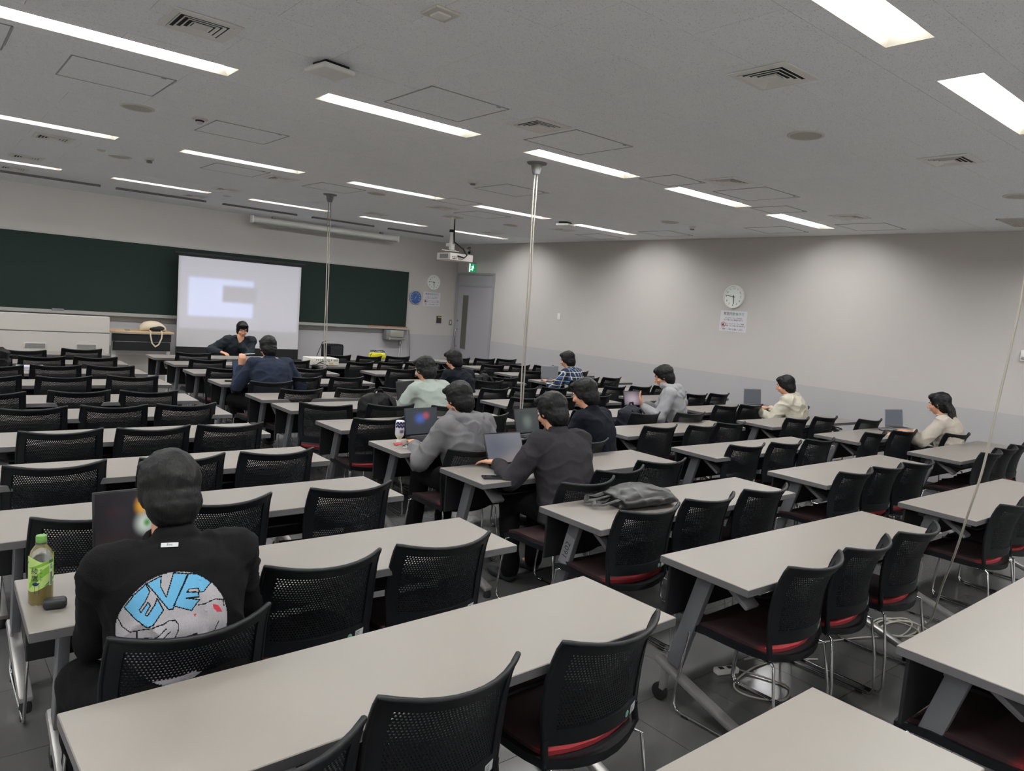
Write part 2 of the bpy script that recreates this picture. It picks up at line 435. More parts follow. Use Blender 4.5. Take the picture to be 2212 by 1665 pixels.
# round speakers
spk_m = mat('speaker_mesh', (184, 184, 174), 0.8, noise_s=300, noise_a=0.12)
spks = [(1.37, 6.31, 'left of the dome camera'), (1.80, 9.04, 'between two small detectors at the left'), (4.56, 8.38, 'left of centre, below the short strip light'), (7.35, 9.13, 'beside the nearer cable pole far back'),
        (7.78, 6.33, 'near the right wall, left of two hatches'), (4.58, 2.67, 'large and nearest, right of centre'), (7.30, 2.23, 'at the right picture edge')]
s0 = None
for x, y, l in spks:
    if s0 is None:
        s0 = o = thing('ceiling_speaker', '', 'speaker', (0, 0, 0), group='round ceiling speakers')
        G().lathe([(.118, 0), (.118, -.006), (.108, -.01), (.1, -.008), (.1, 0)], 32).build('trim_ring', offw_m, o, smooth=30)
        G().lathe([(.1, -.001), (.1, -.006), (0, -.007)], 32).build('speaker_grille', spk_m, o, smooth=30)
    else: o = copy_tree(s0)
    o.location = (x, y, ZC); o['label'] = 'round ceiling speaker ' + l
def small_round(name, lab, cat, x, y, prof, m_=white_m, extra=None):
    t = thing(name, lab, cat, (x, y, ZC))
    G().lathe(prof, 24).build('base', m_, t, smooth=35)
    if extra: extra(t)
    return t
def sens(t): G().lathe([(.03, -.03), (.028, -.045), (0, -.047)], 20).build('sensing_head', grey_m, t, smooth=35)
small_round('smoke_detector', 'smoke detector in the middle of the ceiling, left of a hatch', 'smoke detector', 4.58, 6.37, [(.055, 0), (.055, -.012), (.045, -.03), (0, -.032)], offw_m, sens)
small_round('smoke_detector', 'small flat detector left of the left far round speaker', 'smoke detector', 1.58, 8.8, [(.04, 0), (.04, -.008), (.03, -.014), (0, -.015)], offw_m)
small_round('smoke_detector', 'small flat detector right of the left far round speaker', 'smoke detector', 2.04, 8.81, [(.05, 0), (.05, -.006), (.04, -.02), (0, -.022)], offw_m, sens)
small_round('smoke_detector', 'small round plate beyond the left rows, before the blackboard', 'smoke detector', 3.63, 11.12, [(.06, 0), (.06, -.008), (.05, -.012), (0, -.013)], offw_m)
small_round('smoke_detector', 'tiny detector left of the last strip light near right wall', 'smoke detector', 8.25, 6.32, [(.05, 0), (.05, -.006), (.03, -.02), (0, -.024)], offw_m, sens)
def lens(t):
    G().lathe([(.026, -.014), (.026, -.03), (.02, -.04), (0, -.042)], 20).build('lens_dome', mat('bright_lens', (215, 205, 220), 0.15), t, smooth=35)
    G().lathe([(.032, -.008), (.032, -.024), (.026, -.026), (.026, -.008)], 20).build('dark_ring', dark_m, t, smooth=35)
small_round('dome_camera', 'small round dome camera beside a ceiling hatch, upper left', 'camera', 1.80, 6.23, [(.06, 0), (.06, -.008), (.045, -.014), (0, -.015)], offw_m, lens)
t = thing('ceiling_plate', 'small square white cover plate at the top centre of the ceiling', 'cover plate', (1.85, 2.91, ZC), 0)
G().rbox((0, 0, -.006), (.13, .13, .012), .004).build('plate', offw_m, t, smooth=30); G().rbox((0, 0, -.015), (.07, .07, .012), .004).build('raised_cap', white_m, t, smooth=30)
def access_point(x, y, rz, lab):
    t = thing('wireless_access_point', lab, 'wireless box', (x, y, ZC), rz)
    G().rbox((0, 0, -.045), (.21, .21, .03), .014, 4).build('housing', white_m, t, smooth=40)
    G().rbox((.02, .02, -.015), (.16, .13, .03), .004).build('dark_bracket', dark_m, t, smooth=40)
access_point(1.85, 4.02, .15, 'white rounded ceiling box on a dark bracket, upper left centre')
access_point(7.34, 7.86, .3, 'white ceiling box on a dark bracket, far right of the nearer pole')
board_lamp_m = mat('board_light_diffuser', (255, 255, 255), 0.5, emit=(0.95, 0.98, 1.0), emit_s=BOARD_LAMP)
for k, (x0, x1) in enumerate([(-2.0, -.8), (-.5, .7), (1.0, 2.18), (2.39, 3.65), (3.92, 5.14), (5.43, 6.61), (6.93, 8.13)]):
    t = thing('board_light', 'slim dark-backed blackboard light on the front ceiling, %s from the left wall' % ORD_[k], 'ceiling light', ((x0 + x1) / 2, 12.2, ZC), group='blackboard lights along the front')
    w = (x1 - x0) / 2
    G().bb((-w, -.034, -.03), (w, -.030, 0)).bb((-w - .003, -.034, -.03), (-w, .034, 0)).bb((w, -.034, -.03), (w + .003, .034, 0)).bb((-w, -.034, -.031), (w, -.022, -.029)).build('shade', grey_m, t)
    G().add([(-w, -.029, -.026), (w, -.029, -.026), (w, .03, -.003), (-w, .03, -.003), (-w, -.029, -.02), (w, -.029, -.02), (w, .03, .0), (-w, .03, .0)],
            [(0, 1, 2, 3), (4, 7, 6, 5), (0, 4, 5, 1), (1, 5, 6, 2), (2, 6, 7, 3), (3, 7, 4, 0)]).build('diffuser', board_lamp_m, t)
t = thing('security_camera', 'small grey camera on a bracket high in the far right corner', 'camera', (XR, 13.1, 2.9))
G().tube([(0, 0, .06), (-.06, 0, .06), (-.09, 0, .02)], .012, 8).build('bracket', grey_m, t, smooth=40)
G().tube([(-.1, -.09, -.05), (-.07, .06, .02)], .034, 12).build('camera_body', offw_m, t, smooth=40)
G().tube([(-.104, -.11, -.06), (-.099, -.085, -.047)], .026, 12).build('lens', dark_m, t, smooth=40)

# roll-up screen case on the ceiling
t = thing('screen_case', 'long white rolled-up projection screen case under the front ceiling', 'screen case', (4.74, 13.2, 2.94))
g_ = G(); n = 16
rings = [[(x, .06 * math.cos(2 * PI * q / n), .055 * math.sin(2 * PI * q / n)) for q in range(n)] for x in (0, .02, 2.96, 2.98)]
g_.loft(rings).build('tube', offw_m, t, smooth=40)
G().rbox((.01, 0, .0), (.03, .135, .13), .01).build('end_cap', white_m, t); G().rbox((2.97, 0, 0), (.03, .135, .13), .01).build('end_cap', white_m, t)
G().bb((.02, -.008, -.07), (2.96, .008, -.052)).build('hem_bar', grey_m, t)
for x in (.4, 1.5, 2.6): G().bb((x - .03, -.03, .04), (x + .03, .03, .092)).build('hanger', grey_m, t)

# ------------------------------------------------------------------ front wall
alu_m = mat('aluminium_trim', (178, 177, 174), 0.35, 0.4)
board_m = mat('green_chalkboard', (31, 45, 41), 0.7, spec=0.25, noise_s=1.2, noise_a=0.12)
t = thing('blackboard', 'long dark green chalkboard across the front wall', 'blackboard', (0, YF, 0))
BX0, BX1 = -3.2, 8.21
G().bb((BX0, -.03, 1.15), (BX1, -.008, 2.315)).build('writing_surface', board_m, t)
G().bb((BX0 - .03, -.04, 2.315), (BX1 + .03, 0, 2.34)).bb((BX1, -.041, 1.1501), (BX1 + .03, 0, 2.3149)).bb((BX0 - .03, -.041, 1.1501), (BX0, 0, 2.3149)).bb((BX0 - .03, -.04, 1.13), (BX1 + .03, 0, 1.15)).build('frame', alu_m, t)
tr = G(); tr.bb((BX0, -.12, 1.10), (BX1 + .05, -.03, 1.112)).bb((BX0, -.125, 1.10), (BX1 + .05, -.118, 1.135)).bb((BX0, -.03, 1.10), (BX1 + .05, -.0, 1.13))
tr.build('chalk_tray', alu_m, t)
wood_m = mat('orange_wood', (178, 118, 84), 0.5, noise_s=8, noise_a=0.12, stretch=(1, 12, 12))
for k, (a, b, l) in enumerate([(7.30, 7.72, 'longer wooden board ruler at the left on the chalk tray'), (7.73, 8.05, 'middle wooden board ruler lying on the chalk tray'), (8.06, 8.22, 'short wooden board ruler at the right end of the tray')]):
    tag(G().rbox(((a + b) / 2, 13.44, 1.145), (b - a, .05, .022), .003).build('wooden_ruler', wood_m), l, 'ruler', 'wooden rulers on the chalk tray')
tag(G().rbox((1.85, 13.43, 1.15), (.16, .05, .04), .008).build('board_eraser', grey_m, smooth=30), 'small grey board eraser on the tray at the left', 'eraser')

# standing projection screen in front of the board
def screen_mat():
    M_ = bpy.data.materials.new('projected_image'); M_.use_nodes = True
    nt = M_.node_tree; b = nt.nodes['Principled BSDF']; b.inputs['Roughness'].default_value = 0.9
    b.inputs['Base Color'].default_value = srgb((200, 198, 200))
    tc = N(nt, 'ShaderNodeTexCoord'); sp = N(nt, 'ShaderNodeSeparateXYZ'); nt.links.new(tc.outputs['Object'], sp.inputs[0])
    def edge(axis, v, w, inv=False):
        mr = N(nt, 'ShaderNodeMapRange', interpolation_type='SMOOTHSTEP')
        mr.inputs['From Min'].default_value = v - w; mr.inputs['From Max'].default_value = v + w
        mr.inputs['To Min'].default_value = 1 if inv else 0; mr.inputs['To Max'].default_value = 0 if inv else 1
        nt.links.new(sp.outputs[axis], mr.inputs['Value']); return mr.outputs['Result']
    def mul(*a):
        cur = a[0]
        for q in a[1:]:
            mm = N(nt, 'ShaderNodeMath', operation='MULTIPLY'); nt.links.new(cur, mm.inputs[0]); nt.links.new(q, mm.inputs[1]); cur = mm.outputs[0]
        return cur
    def rect(x0, x1, z0, z1, w): return mul(edge('X', x0, w), edge('X', x1, w, True), edge('Z', z0, w), edge('Z', z1, w, True))
    def mixc(fac, A, B):
        mx = N(nt, 'ShaderNodeMix', data_type='RGBA'); nt.links.new(fac, mx.inputs['Factor'])
        if hasattr(A, 'is_linked') or not isinstance(A, tuple): nt.links.new(A, mx.inputs['A'])
        else: mx.inputs['A'].default_value = A
        mx.inputs['B'].default_value = B; return mx.outputs['Result']
    c = mixc(rect(.03, 2.12, .32, 1.54, .03), (0.008, 0.008, 0.009, 1), srgb((98, 96, 112)))
    c = mixc(rect(.17, 1.28, .54, 1.20, .04), c, srgb((148, 160, 200)))
    c = mixc(rect(.74, 1.34, .80, 1.09, .04), c, srgb((62, 62, 78)))
    nt.links.new(c, b.inputs['Emission Color']); b.inputs['Emission Strength'].default_value = 0.85
    return M_
t = thing('projection_screen', 'free-standing white projection screen with black border before the board', 'projection screen', (3.555, 13.22, 0.64))
G().bb((0, -.004, 0), (2.16, 0, 1.535)).build('screen_fabric', screen_mat(), t)
G().bb((0, .002, -.02), (2.16, .012, 1.6)).bb((-.01, -.002, -.19), (2.17, .006, 0)).build('black_border', blackp_m, t)
G().rbox((1.08, .02, -.24), (2.34, .09, .1), .02, 3).build('base_case', blackp_m, t, smooth=30)
G().rbox((1.08, .01, 1.585), (2.3, .03, .045), .008).build('top_bar', blackp_m, t)
G().tube([(1.08, .05, -.24), (1.08, .05, 1.58)], .016, 10).build('support_pole', black_m, t, smooth=40)
for s in (-1, 1): G().tube([(1.08 + s * .8, -.25, -.62), (1.08 + s * .8, 0, -.28), (1.08 + s * .8, .22, -.62)], .014, 8).build('leg', black_m, t, smooth=40)

# lectern console at the left, wooden-topped table with tote bag
con_m = mat('console_laminate', (188, 183, 176), 0.5, noise_s=6, noise_a=0.02)
t = thing('lectern_console', 'long grey-beige instructor console with two vents at the left', 'console', (2.40, 12.5, 0))
G().rbox((-2.2, .06, .275), (4.4, .12, .55), .006).build('lower_body', con_m, t)
G().rbox((-2.2, .06, .711), (4.4, .12, .315), .006).build('middle_body', con_m, t)
G().rbox((-2.2, .06, .997), (4.4, .125, .245), .006).build('upper_fascia', con_m, t)
for x in (-1.09, -.44):
    vt = G(); vt.bb((x, -.008, .63), (x + .27, .0, .70)); v_ = vt.build('vent_grille', offw_m, t)
    for k in range(7): G().bb((x + .01, -.011, .636 + .0088 * k), (x + .26, -.007, .640 + .0088 * k)).build('vent_slot', grey_m, v_)
G().bb((-4.4, -.001, .869), (0, .1, .874)).build('shadow_gap', dark_m, t)
t = thing('presenter_table', 'narrow wood-topped table with black modesty panel and white legs', 'table', (2.46, 12.72, 0))
G().rbox((.46, .25, .89), (.94, .5, .03), .008, 2).build('wooden_top', mat('beech_top', (196, 166, 128), 0.45, noise_s=7, noise_a=0.1, stretch=(1, 10, 1)), t, smooth=30)
G().rbox((.46, .04, .80), (.86, .02, .12), .006).build('modesty_panel', blackp_m, t); G().rbox((.46, .04, .665), (.84, .02, .14), .006).build('modesty_panel', blackp_m, t)
for x in (.06, .86):
    G().bb((x - .03, .08, .04), (x + .03, .12, .86)).build('leg', offw_m, t)
    G().rbox((x, .24, .03), (.06, .5, .04), .01).build('foot', offw_m, t)
tag(G().rbox((2.96, 13.3, .25), (.98, .04, .48), .01).build('white_board_panel', con_m), 'pale low panel standing under the wood-topped table', 'panel')

# tote bag slumped on the table with its handles hanging down
def noisy(g, amp, fr, seed=0):
    out = []
    for p in g.v:
        v = Vector(p); n = noise.noise_vector(v * fr + Vector((seed, seed * 2.1, 0)))
        out.append(tuple(v + n * amp))
    g.v = out; return g
canvas_m = mat('cream_canvas', (205, 192, 168), 0.9, noise_s=40, noise_a=0.06, bump=0.3, bump_s=300)
t = thing('tote_bag', 'cream canvas tote bag slumped on the wood-topped table, handles hanging', 'bag', (3.10, 12.9, .905))
gb = G(); rings = []
for i in range(13):
    a = i / 12; x = -.19 + .38 * a; h = .02 + .145 * math.sin(PI * (0.08 + .84 * a)) ** .6; d = .13 * math.sin(PI * (0.1 + .8 * a)) ** .5
    rings.append([(x, d * math.cos(2 * PI * q / 20), h * .5 + h * .5 * math.sin(2 * PI * q / 20)) for q in range(20)])
gb.loft(rings); noisy(gb, .018, 9).build('bag_body', canvas_m, t, smooth=60)
G().ball((.03, -.095, .055), (.13, .05, .045), 16).build('dark_opening', mat('dark_lining', (28, 30, 38), 0.8, noise_s=30, noise_a=.2), t, smooth=60)
pts = [(-.07, -.10, .02), (-.07, -.19, .01), (-.075, -.2, -.06), (-.05, -.2, -.18), (0, -.2, -.235), (.05, -.2, -.2), (.09, -.2, -.1), (.10, -.195, .0), (.10, -.11, .02)]
sm = []
for i in range(len(pts) - 1):
    for q in range(5): sm.append(Vector(pts[i]).lerp(Vector(pts[i + 1]), q / 5))
sm.append(Vector(pts[-1]))
G().tube(sm, .012, 6, flat=(.35, 1)).build('handle', canvas_m, t, smooth=50)
tag(G().rbox((2.72, 12.85, .912), (.07, .03, .014), .004).build('small_remote', grey_m), 'tiny grey object lying on the wood-topped table', 'remote')

# clocks, thermometer, posters, plates
def clock(name, lab, M4, rad):
    t = thing(name, lab, 'clock'); t.matrix_world = M4
    G().lathe([(rad, 0), (rad, .03), (rad - .006, .038), (rad - .014, .038), (rad - .016, .03), (rad - .017, .001)], 48).build('rim', white_m, t, smooth=35)
    G().lathe([(rad - .014, .022), (rad - .014, .026), (0, .0262)], 48).build('dial', mat('clock_dial', (222, 226, 220), 0.5), t, smooth=35)
    nm = G()
    for k in range(1, 13):
        a = PI / 2 - 2 * PI * k / 12; v, f = text_mesh(str(k), rad * .24)
        nm.add(v, f, 0, T3(rad * .72 * math.cos(a), rad * .72 * math.sin(a), .0275))
    nm.build('numerals', print_m, t)
    def hand(ang, ln, w, nme):
        G().add([(-w, -ln * .22, .029), (w, -ln * .22, .029), (w * .7, ln, .029), (-w * .7, ln, .029), (-w, -ln * .22, .031), (w, -ln * .22, .031), (w * .7, ln, .031), (-w * .7, ln, .031)],
                [(0, 1, 2, 3), (4, 5, 6, 7), (0, 1, 5, 4), (1, 2, 6, 5), (2, 3, 7, 6), (3, 0, 4, 7)], 0, R3('Z', -ang)).build(nme, print_m, t)
    hand(2 * PI * 46.5 / 60, rad * .8, rad * .028, 'minute_hand'); hand(2 * PI * (5.78 / 12), rad * .62, rad * .036, 'hour_hand')
    G().lathe([(rad * .06, .028), (rad * .06, .034), (0, .034)], 12).build('hub', print_m, t)
    return t
clock('wall_clock', 'round white wall clock on the front wall above the poster', on_front(8.855, 2.15), .165)
clock('wall_clock', 'round white wall clock on the long right wall', on_right(6.365, 2.165), .172)
t = thing('thermometer', 'round blue dial thermometer on the front wall by the board', 'thermometer'); t.matrix_world = on_front(8.42, 1.795)
G().lathe([(.155, 0), (.155, .02), (.148, .028), (.135, .028), (.134, .02), (.133, .001)], 40).build('rim', alu_m, t, smooth=35)
G().lathe([(.136, .014), (.136, .018), (0, .0182)], 40).build('dial', mat('blue_dial', (52, 86, 150), 0.5), t, smooth=35)
wp = mat('white_print', (205, 210, 222), 0.6); nm = G()
for k, s_ in enumerate(['-30', '-20', '-10', '0', '10', '20', '30', '40', '50']):
    a = math.radians(210 - 30 * k); v, f = text_mesh(s_.replace('-', ''), .034); nm.add(v, f, 0, T3(.1 * math.cos(a), .1 * math.sin(a), .0195))
for k in range(30):
    a = math.radians(210 - 240 * k / 29); nm.box((.126 * math.cos(a), .126 * math.sin(a), .0195), (.003, .003, .001))
nm.build('numerals', wp, t)
G().prism([(-.003, -.045), (.003, -.045), (.001, .085), (-.001, .085)], .002, R3('Z', math.radians(-32)) @ T3(0, 0, .02)).build('needle', wp, t)
G().lathe([(.008, .02), (.008, .026), (0, .026)], 12).build('hub', wp, t)
sm_ = G(); 
for k in range(12):
    a = math.radians(200 + 140 * k / 11); sm_.box((.06 * math.cos(a), .02 + .075 * math.sin(a), .0195), (.003, .003, .001))
sm_.build('humidity_marks', wp, t)
paper_m = mat('white_paper', (208, 205, 210), 0.7, noise_s=10, noise_a=0.01)
def poster(name, lab, M4, w, h):
    t = thing(name, lab, 'poster'); t.matrix_world = M4
    G().bb((-w / 2, -h / 2, 0), (w / 2, h / 2, .004)).build('sheet', paper_m, t)
    def line(s, size, x, y, m_, nme, align='CENTER'):
        v, f = text_mesh(s, size, align=align); G().add(v, f, 0, T3(x, y, .005)).build(nme, m_, t)
    k = w / .455
    line('教室内', .05 * k, -.10 * k, .105 * k, print_m, 'heading_text'); line('飲食許可', .05 * k, .077 * k, .105 * k, ink_green, 'heading_text')
    line('おにぎり・パン・お弁当', .026 * k, 0, .045 * k, print_m, 'notice_text')
    line('匂いが強くない軽食のみ', .026 * k, -.025 * k, .015 * k, print_m, 'notice_text'); line('許可', .026 * k, .14 * k, .015 * k, ink_green, 'notice_text')
    line('ファストフード・カップ麺等', .024 * k, .035 * k, -.04 * k, print_m, 'notice_text'); line('調理・匂いが強い食べ物は', .024 * k, .02 * k, -.07 * k, print_m, 'notice_text'); line('禁止', .026 * k, .185 * k, -.07 * k, ink_red, 'notice_text')
    line('ご理解・ご協力お願いします。', .03 * k, 0, -.122 * k, print_m, 'notice_text')
    r = .036 * k; gg = G(); gg.tube([(-.165 * k + r * math.cos(2 * PI * q / 28), -.055 * k + r * math.sin(2 * PI * q / 28), .0055) for q in range(28)], .003 * k, 6, closed=True)
    gg.tube([(-.165 * k - r * .7, -.055 * k + r * .7, .0055), (-.165 * k + r * .7, -.055 * k - r * .7, .0055)], .003 * k, 6)
    gg.build('prohibition_mark', ink_red, t, smooth=50)
    gp = G(); gp.prism([(-.183 * k, -.075 * k), (-.15 * k, -.075 * k), (-.153 * k, -.05 * k), (-.18 * k, -.05 * k)], .0006, T3(0, 0, .0046)); gp.prism([(-.176 * k, -.048 * k), (-.15 * k, -.045 * k), (-.158 * k, -.03 * k)], .0006, T3(0, 0, .0046)); gp.build('food_symbol', print_m, t)
    return t
poster('notice_poster', 'white food notice poster on the front wall under the clock', on_front(8.84, 1.79), .44, .30)
poster('notice_poster', 'white food notice poster on the right wall under its clock', on_right(6.34, 1.805), .455, .31)
t = thing('control_plate', 'dark wall plate with a yellow label on the front wall', 'wall plate'); t.matrix_world = on_front(9.06, 1.355)
G().rbox((0, 0, .006), (.125, .155, .012), .003).build('plate', mat('bronze_plate', (66, 58, 60), 0.4), t); G().bb((-.03, .035, .0122), (.06, .062, .0135)).build('yellow_label', mat('yellow_label', (190, 165, 90), 0.6), t)
def switch(lab, M4, w=.07, h=.12, m_=None, cat='switch'):
    t = thing('light_switch', lab, cat); t.matrix_world = M4
    G().rbox((0, 0, .005), (w, h, .01), .003).build('plate', m_ or grey_m, t, smooth=30); G().rbox((0, 0, .012), (w * .4, h * .55, .008), .002).build('rocker', white_m, t, smooth=30)
switch('small grey switch on the front wall beside the door', on_front(9.375, 1.305))
switch('white switch with two rockers on the right wall near the door', on_right(10.115, 1.65), .075, .12, white_m)
t = thing('wall_thermostat', 'white control box at the right picture edge on the wall', 'control box'); t.matrix_world = on_right(2.58, 1.67)
G().rbox((0, 0, .015), (.13, .12, .03), .006).build('case', white_m, t, smooth=30)
for k in range(3): G().bb((-.055, -.02 - .012 * k, .03), (.02, -.014 - .012 * k, .0315)).build('vent_slot', dark_m, t)
switch('wall socket under the chalk tray with thin cords', on_front(8.115, .81), .07, .11, None, 'socket')
SW = bpy.data.objects['light_switch.002'] if 'light_switch.002' in bpy.data.objects else t
SW.name = 'wall_socket'
for dx in (-.012, .018):
    G().tube([(dx, -.03, .02), (dx * 2, -.26, .03), (-.015 + dx * 3, -.51, .03), (-.015 + dx * 3, -.80, .04)], .004, 6).build('cord', white_m, SW, smooth=50)
t = thing('tray_box', 'grey metal box hanging under the right end of the chalk tray', 'box', (7.89, 13.40, .98))
G().rbox((0, .02, 0), (.44, .16, .2), .012).build('housing', grey_m, t, smooth=30); G().rbox((.03, -.055, .03), (.33, .05, .15), .02, 3).build('cover', mat('sage_cover', (150, 148, 138), 0.6), t, smooth=30); G().rbox((.02, -.05, -.075), (.38, .07, .05), .01).build('lower_lip', grey_m, t, smooth=30)
tag(G().tube([(8.25, 13.42, 1.1), (8.3, 13.45, .8), (8.36, 13.47, .4), (8.4, 13.46, .02)], .012, 6).build('flex_conduit', grey_m, smooth=50), 'grey conduit running down from the tray end', 'conduit')

# door in the right wall by the corner
door_m = mat('door_paint', (160, 158, 162), 0.5, noise_s=4, noise_a=0.015)
dframe_m = mat('door_frame_paint', (150, 150, 152), 0.45)
d = struct(thing('door_1', None, None)); d.matrix_world = on_right(12.81, 0)   # local x toward the camera side (-Y)
for s in (-1, 1): G().bb((s * .64 - .025, 0, 0), (s * .64 + .025, 2.38, .035)).build('door_jamb', dframe_m, d)
G().bb((-.665, 2.381, 0), (.665, 2.42, .036)).build('door_head', dframe_m, d); G().bb((-.615, 2.13, 0), (.615, 2.165, .03)).build('transom_bar', dframe_m, d)
G().bb((-.615, 2.165, 0), (.615, 2.38, .014)).build('transom_panel', door_m, d)
lf = G().bb((-.612, .01, 0), (.612, 2.128, .018)).build('door_leaf', door_m, d)
lf2 = G().bb((-.40, .76, .018), (-.20, 1.93, .021)).build('door_glass', mat('smoked_glass', (92, 88, 80), 0.15), lf)
G().bb((-.41, .75, .018), (-.40, 1.94, .026)).bb((-.20, .75, .018), (-.19, 1.94, .026)).bb((-.41, 1.93, .018), (-.19, 1.94, .026)).bb((-.41, .75, .018), (-.19, .76, .026)).build('glass_bead', dframe_m, lf)
G().tube([(-.545, 1.17, .018), (-.545, 1.17, .065), (-.545, 1.1, .075), (-.545, .86, .075), (-.545, .8, .065), (-.545, .8, .018)], .012, 10).build('pull_handle', chrome_m, lf, smooth=50)
G().lathe([(.025, .018), (.025, .03), (.012, .034), (.012, .05), (0, .05)], 18, (-.555, 1.36, 0)).build('lock', chrome_m, lf, smooth=40)
t = thing('exit_sign', 'small lit green exit sign projecting above the door', 'exit sign', (XR, 12.87, 2.52))
G().rbox((-.10, 0, 0), (.2, .05, .2), .006).build('case', offw_m, t, smooth=30)
sg = mat('exit_green', (20, 130, 85), 0.5, emit=(20, 140, 90), emit_s=.8); sw = mat('exit_white', (220, 240, 228), 0.5, emit=(200, 245, 220), emit_s=1.3)
FM = Matrix(((1, 0, 0, -.10), (0, 0, -1, -.026), (0, 1, 0, 0), (0, 0, 0, 1)))
G().bb((-.09, -.09, 0), (.09, .09, .002), M4=FM).build('sign_face', sg, t)
man = G(); man.ball((.012, .062, .003), (.011, .011, .001), 10, M4=FM)
for a in ([(-.02, .04), (.03, .045), (.035, .03), (-.005, .0), (-.03, .02)], [(-.005, .005), (.03, .03), (.045, -.005), (.03, -.02), (.035, .0), (.012, .0)], [(-.02, .02), (.005, .0), (-.005, -.035), (-.05, -.05), (-.05, -.035), (-.02, -.025)], [(.0, .0), (.02, -.01), (.01, -.06), (-.01, -.07)]):
    man.prism(a, .001, FM @ T3(0, 0, .0022))
man.prism([(-.085, -.085), (-.055, -.085), (-.055, .085), (-.085, .085)], .001, FM @ T3(0, 0, .0022))
man.build('running_figure', sw, t)

# ------------------------------------------------------------------ desks
def slant(g_, a, b, w, th, mi=0, rnd=.004):
    """bar with its long axis from a to b in the YZ plane, width w along X"""
    A, B = Vector(a), Vector(b); L = (B - A).length; d = (B - A).normalized(); xx = Vector((1, 0, 0)); nn = d.cross(xx).normalized()
    M4 = Matrix.Identity(4)
    for i in range(3): M4[i][0] = xx[i]; M4[i][1] = nn[i]; M4[i][2] = d[i]; M4[i][3] = (A[i] + B[i]) / 2
    return g_.rbox((0, 0, 0), (w, th, L), rnd, 2, M4)
def mk_desk():
    t = thing('desk', '', 'desk', group='folding desks')
    G().rbox((0, 0, .7125), (1.8, .45, .015), .002, 1).build('table_top', desk_m, t)
    G().rbox((0, 0, .6965), (1.8, .45, .019), .003, 1).bb((-.9, -.2255, .69), (.9, -.2235, .7175)).bb((-.9, .2235, .69), (.9, .2255, .7175)).bb((-.9005, -.225, .69), (-.8985, .225, .7175)).bb((.8985, -.225, .69), (.9005, .225, .7175)).build('edge_band', edge_m, t)
    leg = foot = None
    for s in (-1, 1):
        x = s * .775
        def mk(name, g_, m_, par, sm=30): return g_.build(name, m_, par, smooth=sm)
        L = mk('leg', slant(G(), (x, .055, .672), (x, .185, .20), .034, .075), steel_m, t)
        mk('pivot_knob', G().tube([(x - .035 * s * -1 - s * .07, .10, .635), (x, .10, .635)], .013, 10), foot_m, L, 40)
        mk('foot', slant(G(), (x, .285, .195), (x, -.20, .05), .052, .034, rnd=.012), foot_m, t)
        mk('glide', G().lathe([(.022, 0), (.024, .02), (.018, .045)], 14, (x, -.185, 0)), rub_m, t, 40)
        c = mk('caster_bracket', slant(G(), (x, .23, .17), (x, .235, .055), .03, .03), foot_m, t)
        mk('caster_wheel', G().lathe([(.012, -.014), (.036, -.014), (.04, -.008), (.04, .008), (.036, .014), (.012, .014)], 20, M4=T3(x, .25, .04) @ R3('Y', PI / 2)), rub_m, c, 40)
        mk('stopper_arm', slant(G(), (x - s * .09, .03, .655), (x - s * .09, -.12, .565), .09, .024, rnd=.008), arm_m, t)
    G().rbox((0, .135, .655), (1.5, .05, .045), .006).build('cross_beam', steel_m, t)
    G().rbox((0, .195, .56), (1.74, .014, .24), .005).build('modesty_panel', blackp_m, t)
    G().tube([(-.70, .1, .645), (-.70, -.13, .625), (-.66, -.16, .62), (.66, -.16, .62), (.70, -.13, .625), (.70, .1, .645)], .006, 8).build('shelf_rail', black_m, t, smooth=50)
    G().tube([(-.68, -.02, .625), (.68, -.02, .625)], .005, 8).build('shelf_rod', black_m, t, smooth=50)
    return t
D0 = mk_desk()
# centre x of each block and far edge y of each row, measured
BL = {'L': [.245, .27, .275, .235, .232, .214, .24, .20, .25, .24, .24, .25], 'M': [2.589, 2.57, 2.585, 2.583, 2.563, 2.553, 2.556, 2.545, 2.532, 2.532, 2.56, 2.53],
      'R': [4.86, 4.864, 4.829, 4.84, 4.83, 4.85, 4.85, 4.86, 4.86, 4.86, 4.47, 4.86], 'S': [7.13, 7.13, 7.138, 7.111, 7.03, 7.12, 7.15, 7.15, 7.07, 7.126, 7.14, 7.13]}
YR = {'L': [.964, 1.895, 2.83, 3.702, 4.578, 5.50, 6.385, 7.13, 8.17, 9.08, 9.99, 11.06], 'M': [.953, 1.955, 2.784, 3.726, 4.617, 5.487, 6.431, 7.068, 8.178, 9.116, 10.03, 10.86],
      'R': [.95, 1.90, 2.803, 3.69, 4.60, 5.48, 6.32, 7.10, 8.10, 9.106, 10.0, 11.0], 'S': [.95, 1.88, 2.77, 3.668, 4.52, 5.46, 6.37, 7.1, 8.09, 8.98, 9.93, 10.9]}
AN = {'L1': 1.4, 'L2': -1.0, 'L6': -1.0, 'L7': -.8, 'M1': -1.6, 'R1': -1.3, 'R3': -1.2, 'S4': -1.8, 'M5': .6}
BN = {'L': 'left block', 'M': 'middle block', 'R': 'right block', 'S': 'block beside the wall'}
desks_at = {}
first = True
for b in 'LMRS':
    for r in range(12):
        if b == 'S' and r < 2 or (b == 'R' and r < 1): continue
        a = math.radians(AN.get(b + str(r), 0)); x0 = BL[b][r]; y0 = YR[b][r]
        cx = x0 + .9 * math.cos(a) + .225 * math.sin(a); cy = y0 + .9 * math.sin(a) - .225 * math.cos(a)
        o = D0 if first else copy_tree(D0); first = False
        o.location = (cx, cy, 0); o.rotation_euler = (0, 0, a)
        rn = ORD[r] if r else 'nearest'
        o['label'] = 'white-topped folding desk in the %s row of the %s' % (rn, BN[b])
        o['group'] = 'folding desks in the ' + BN[b]
        desks_at[b + str(r)] = o
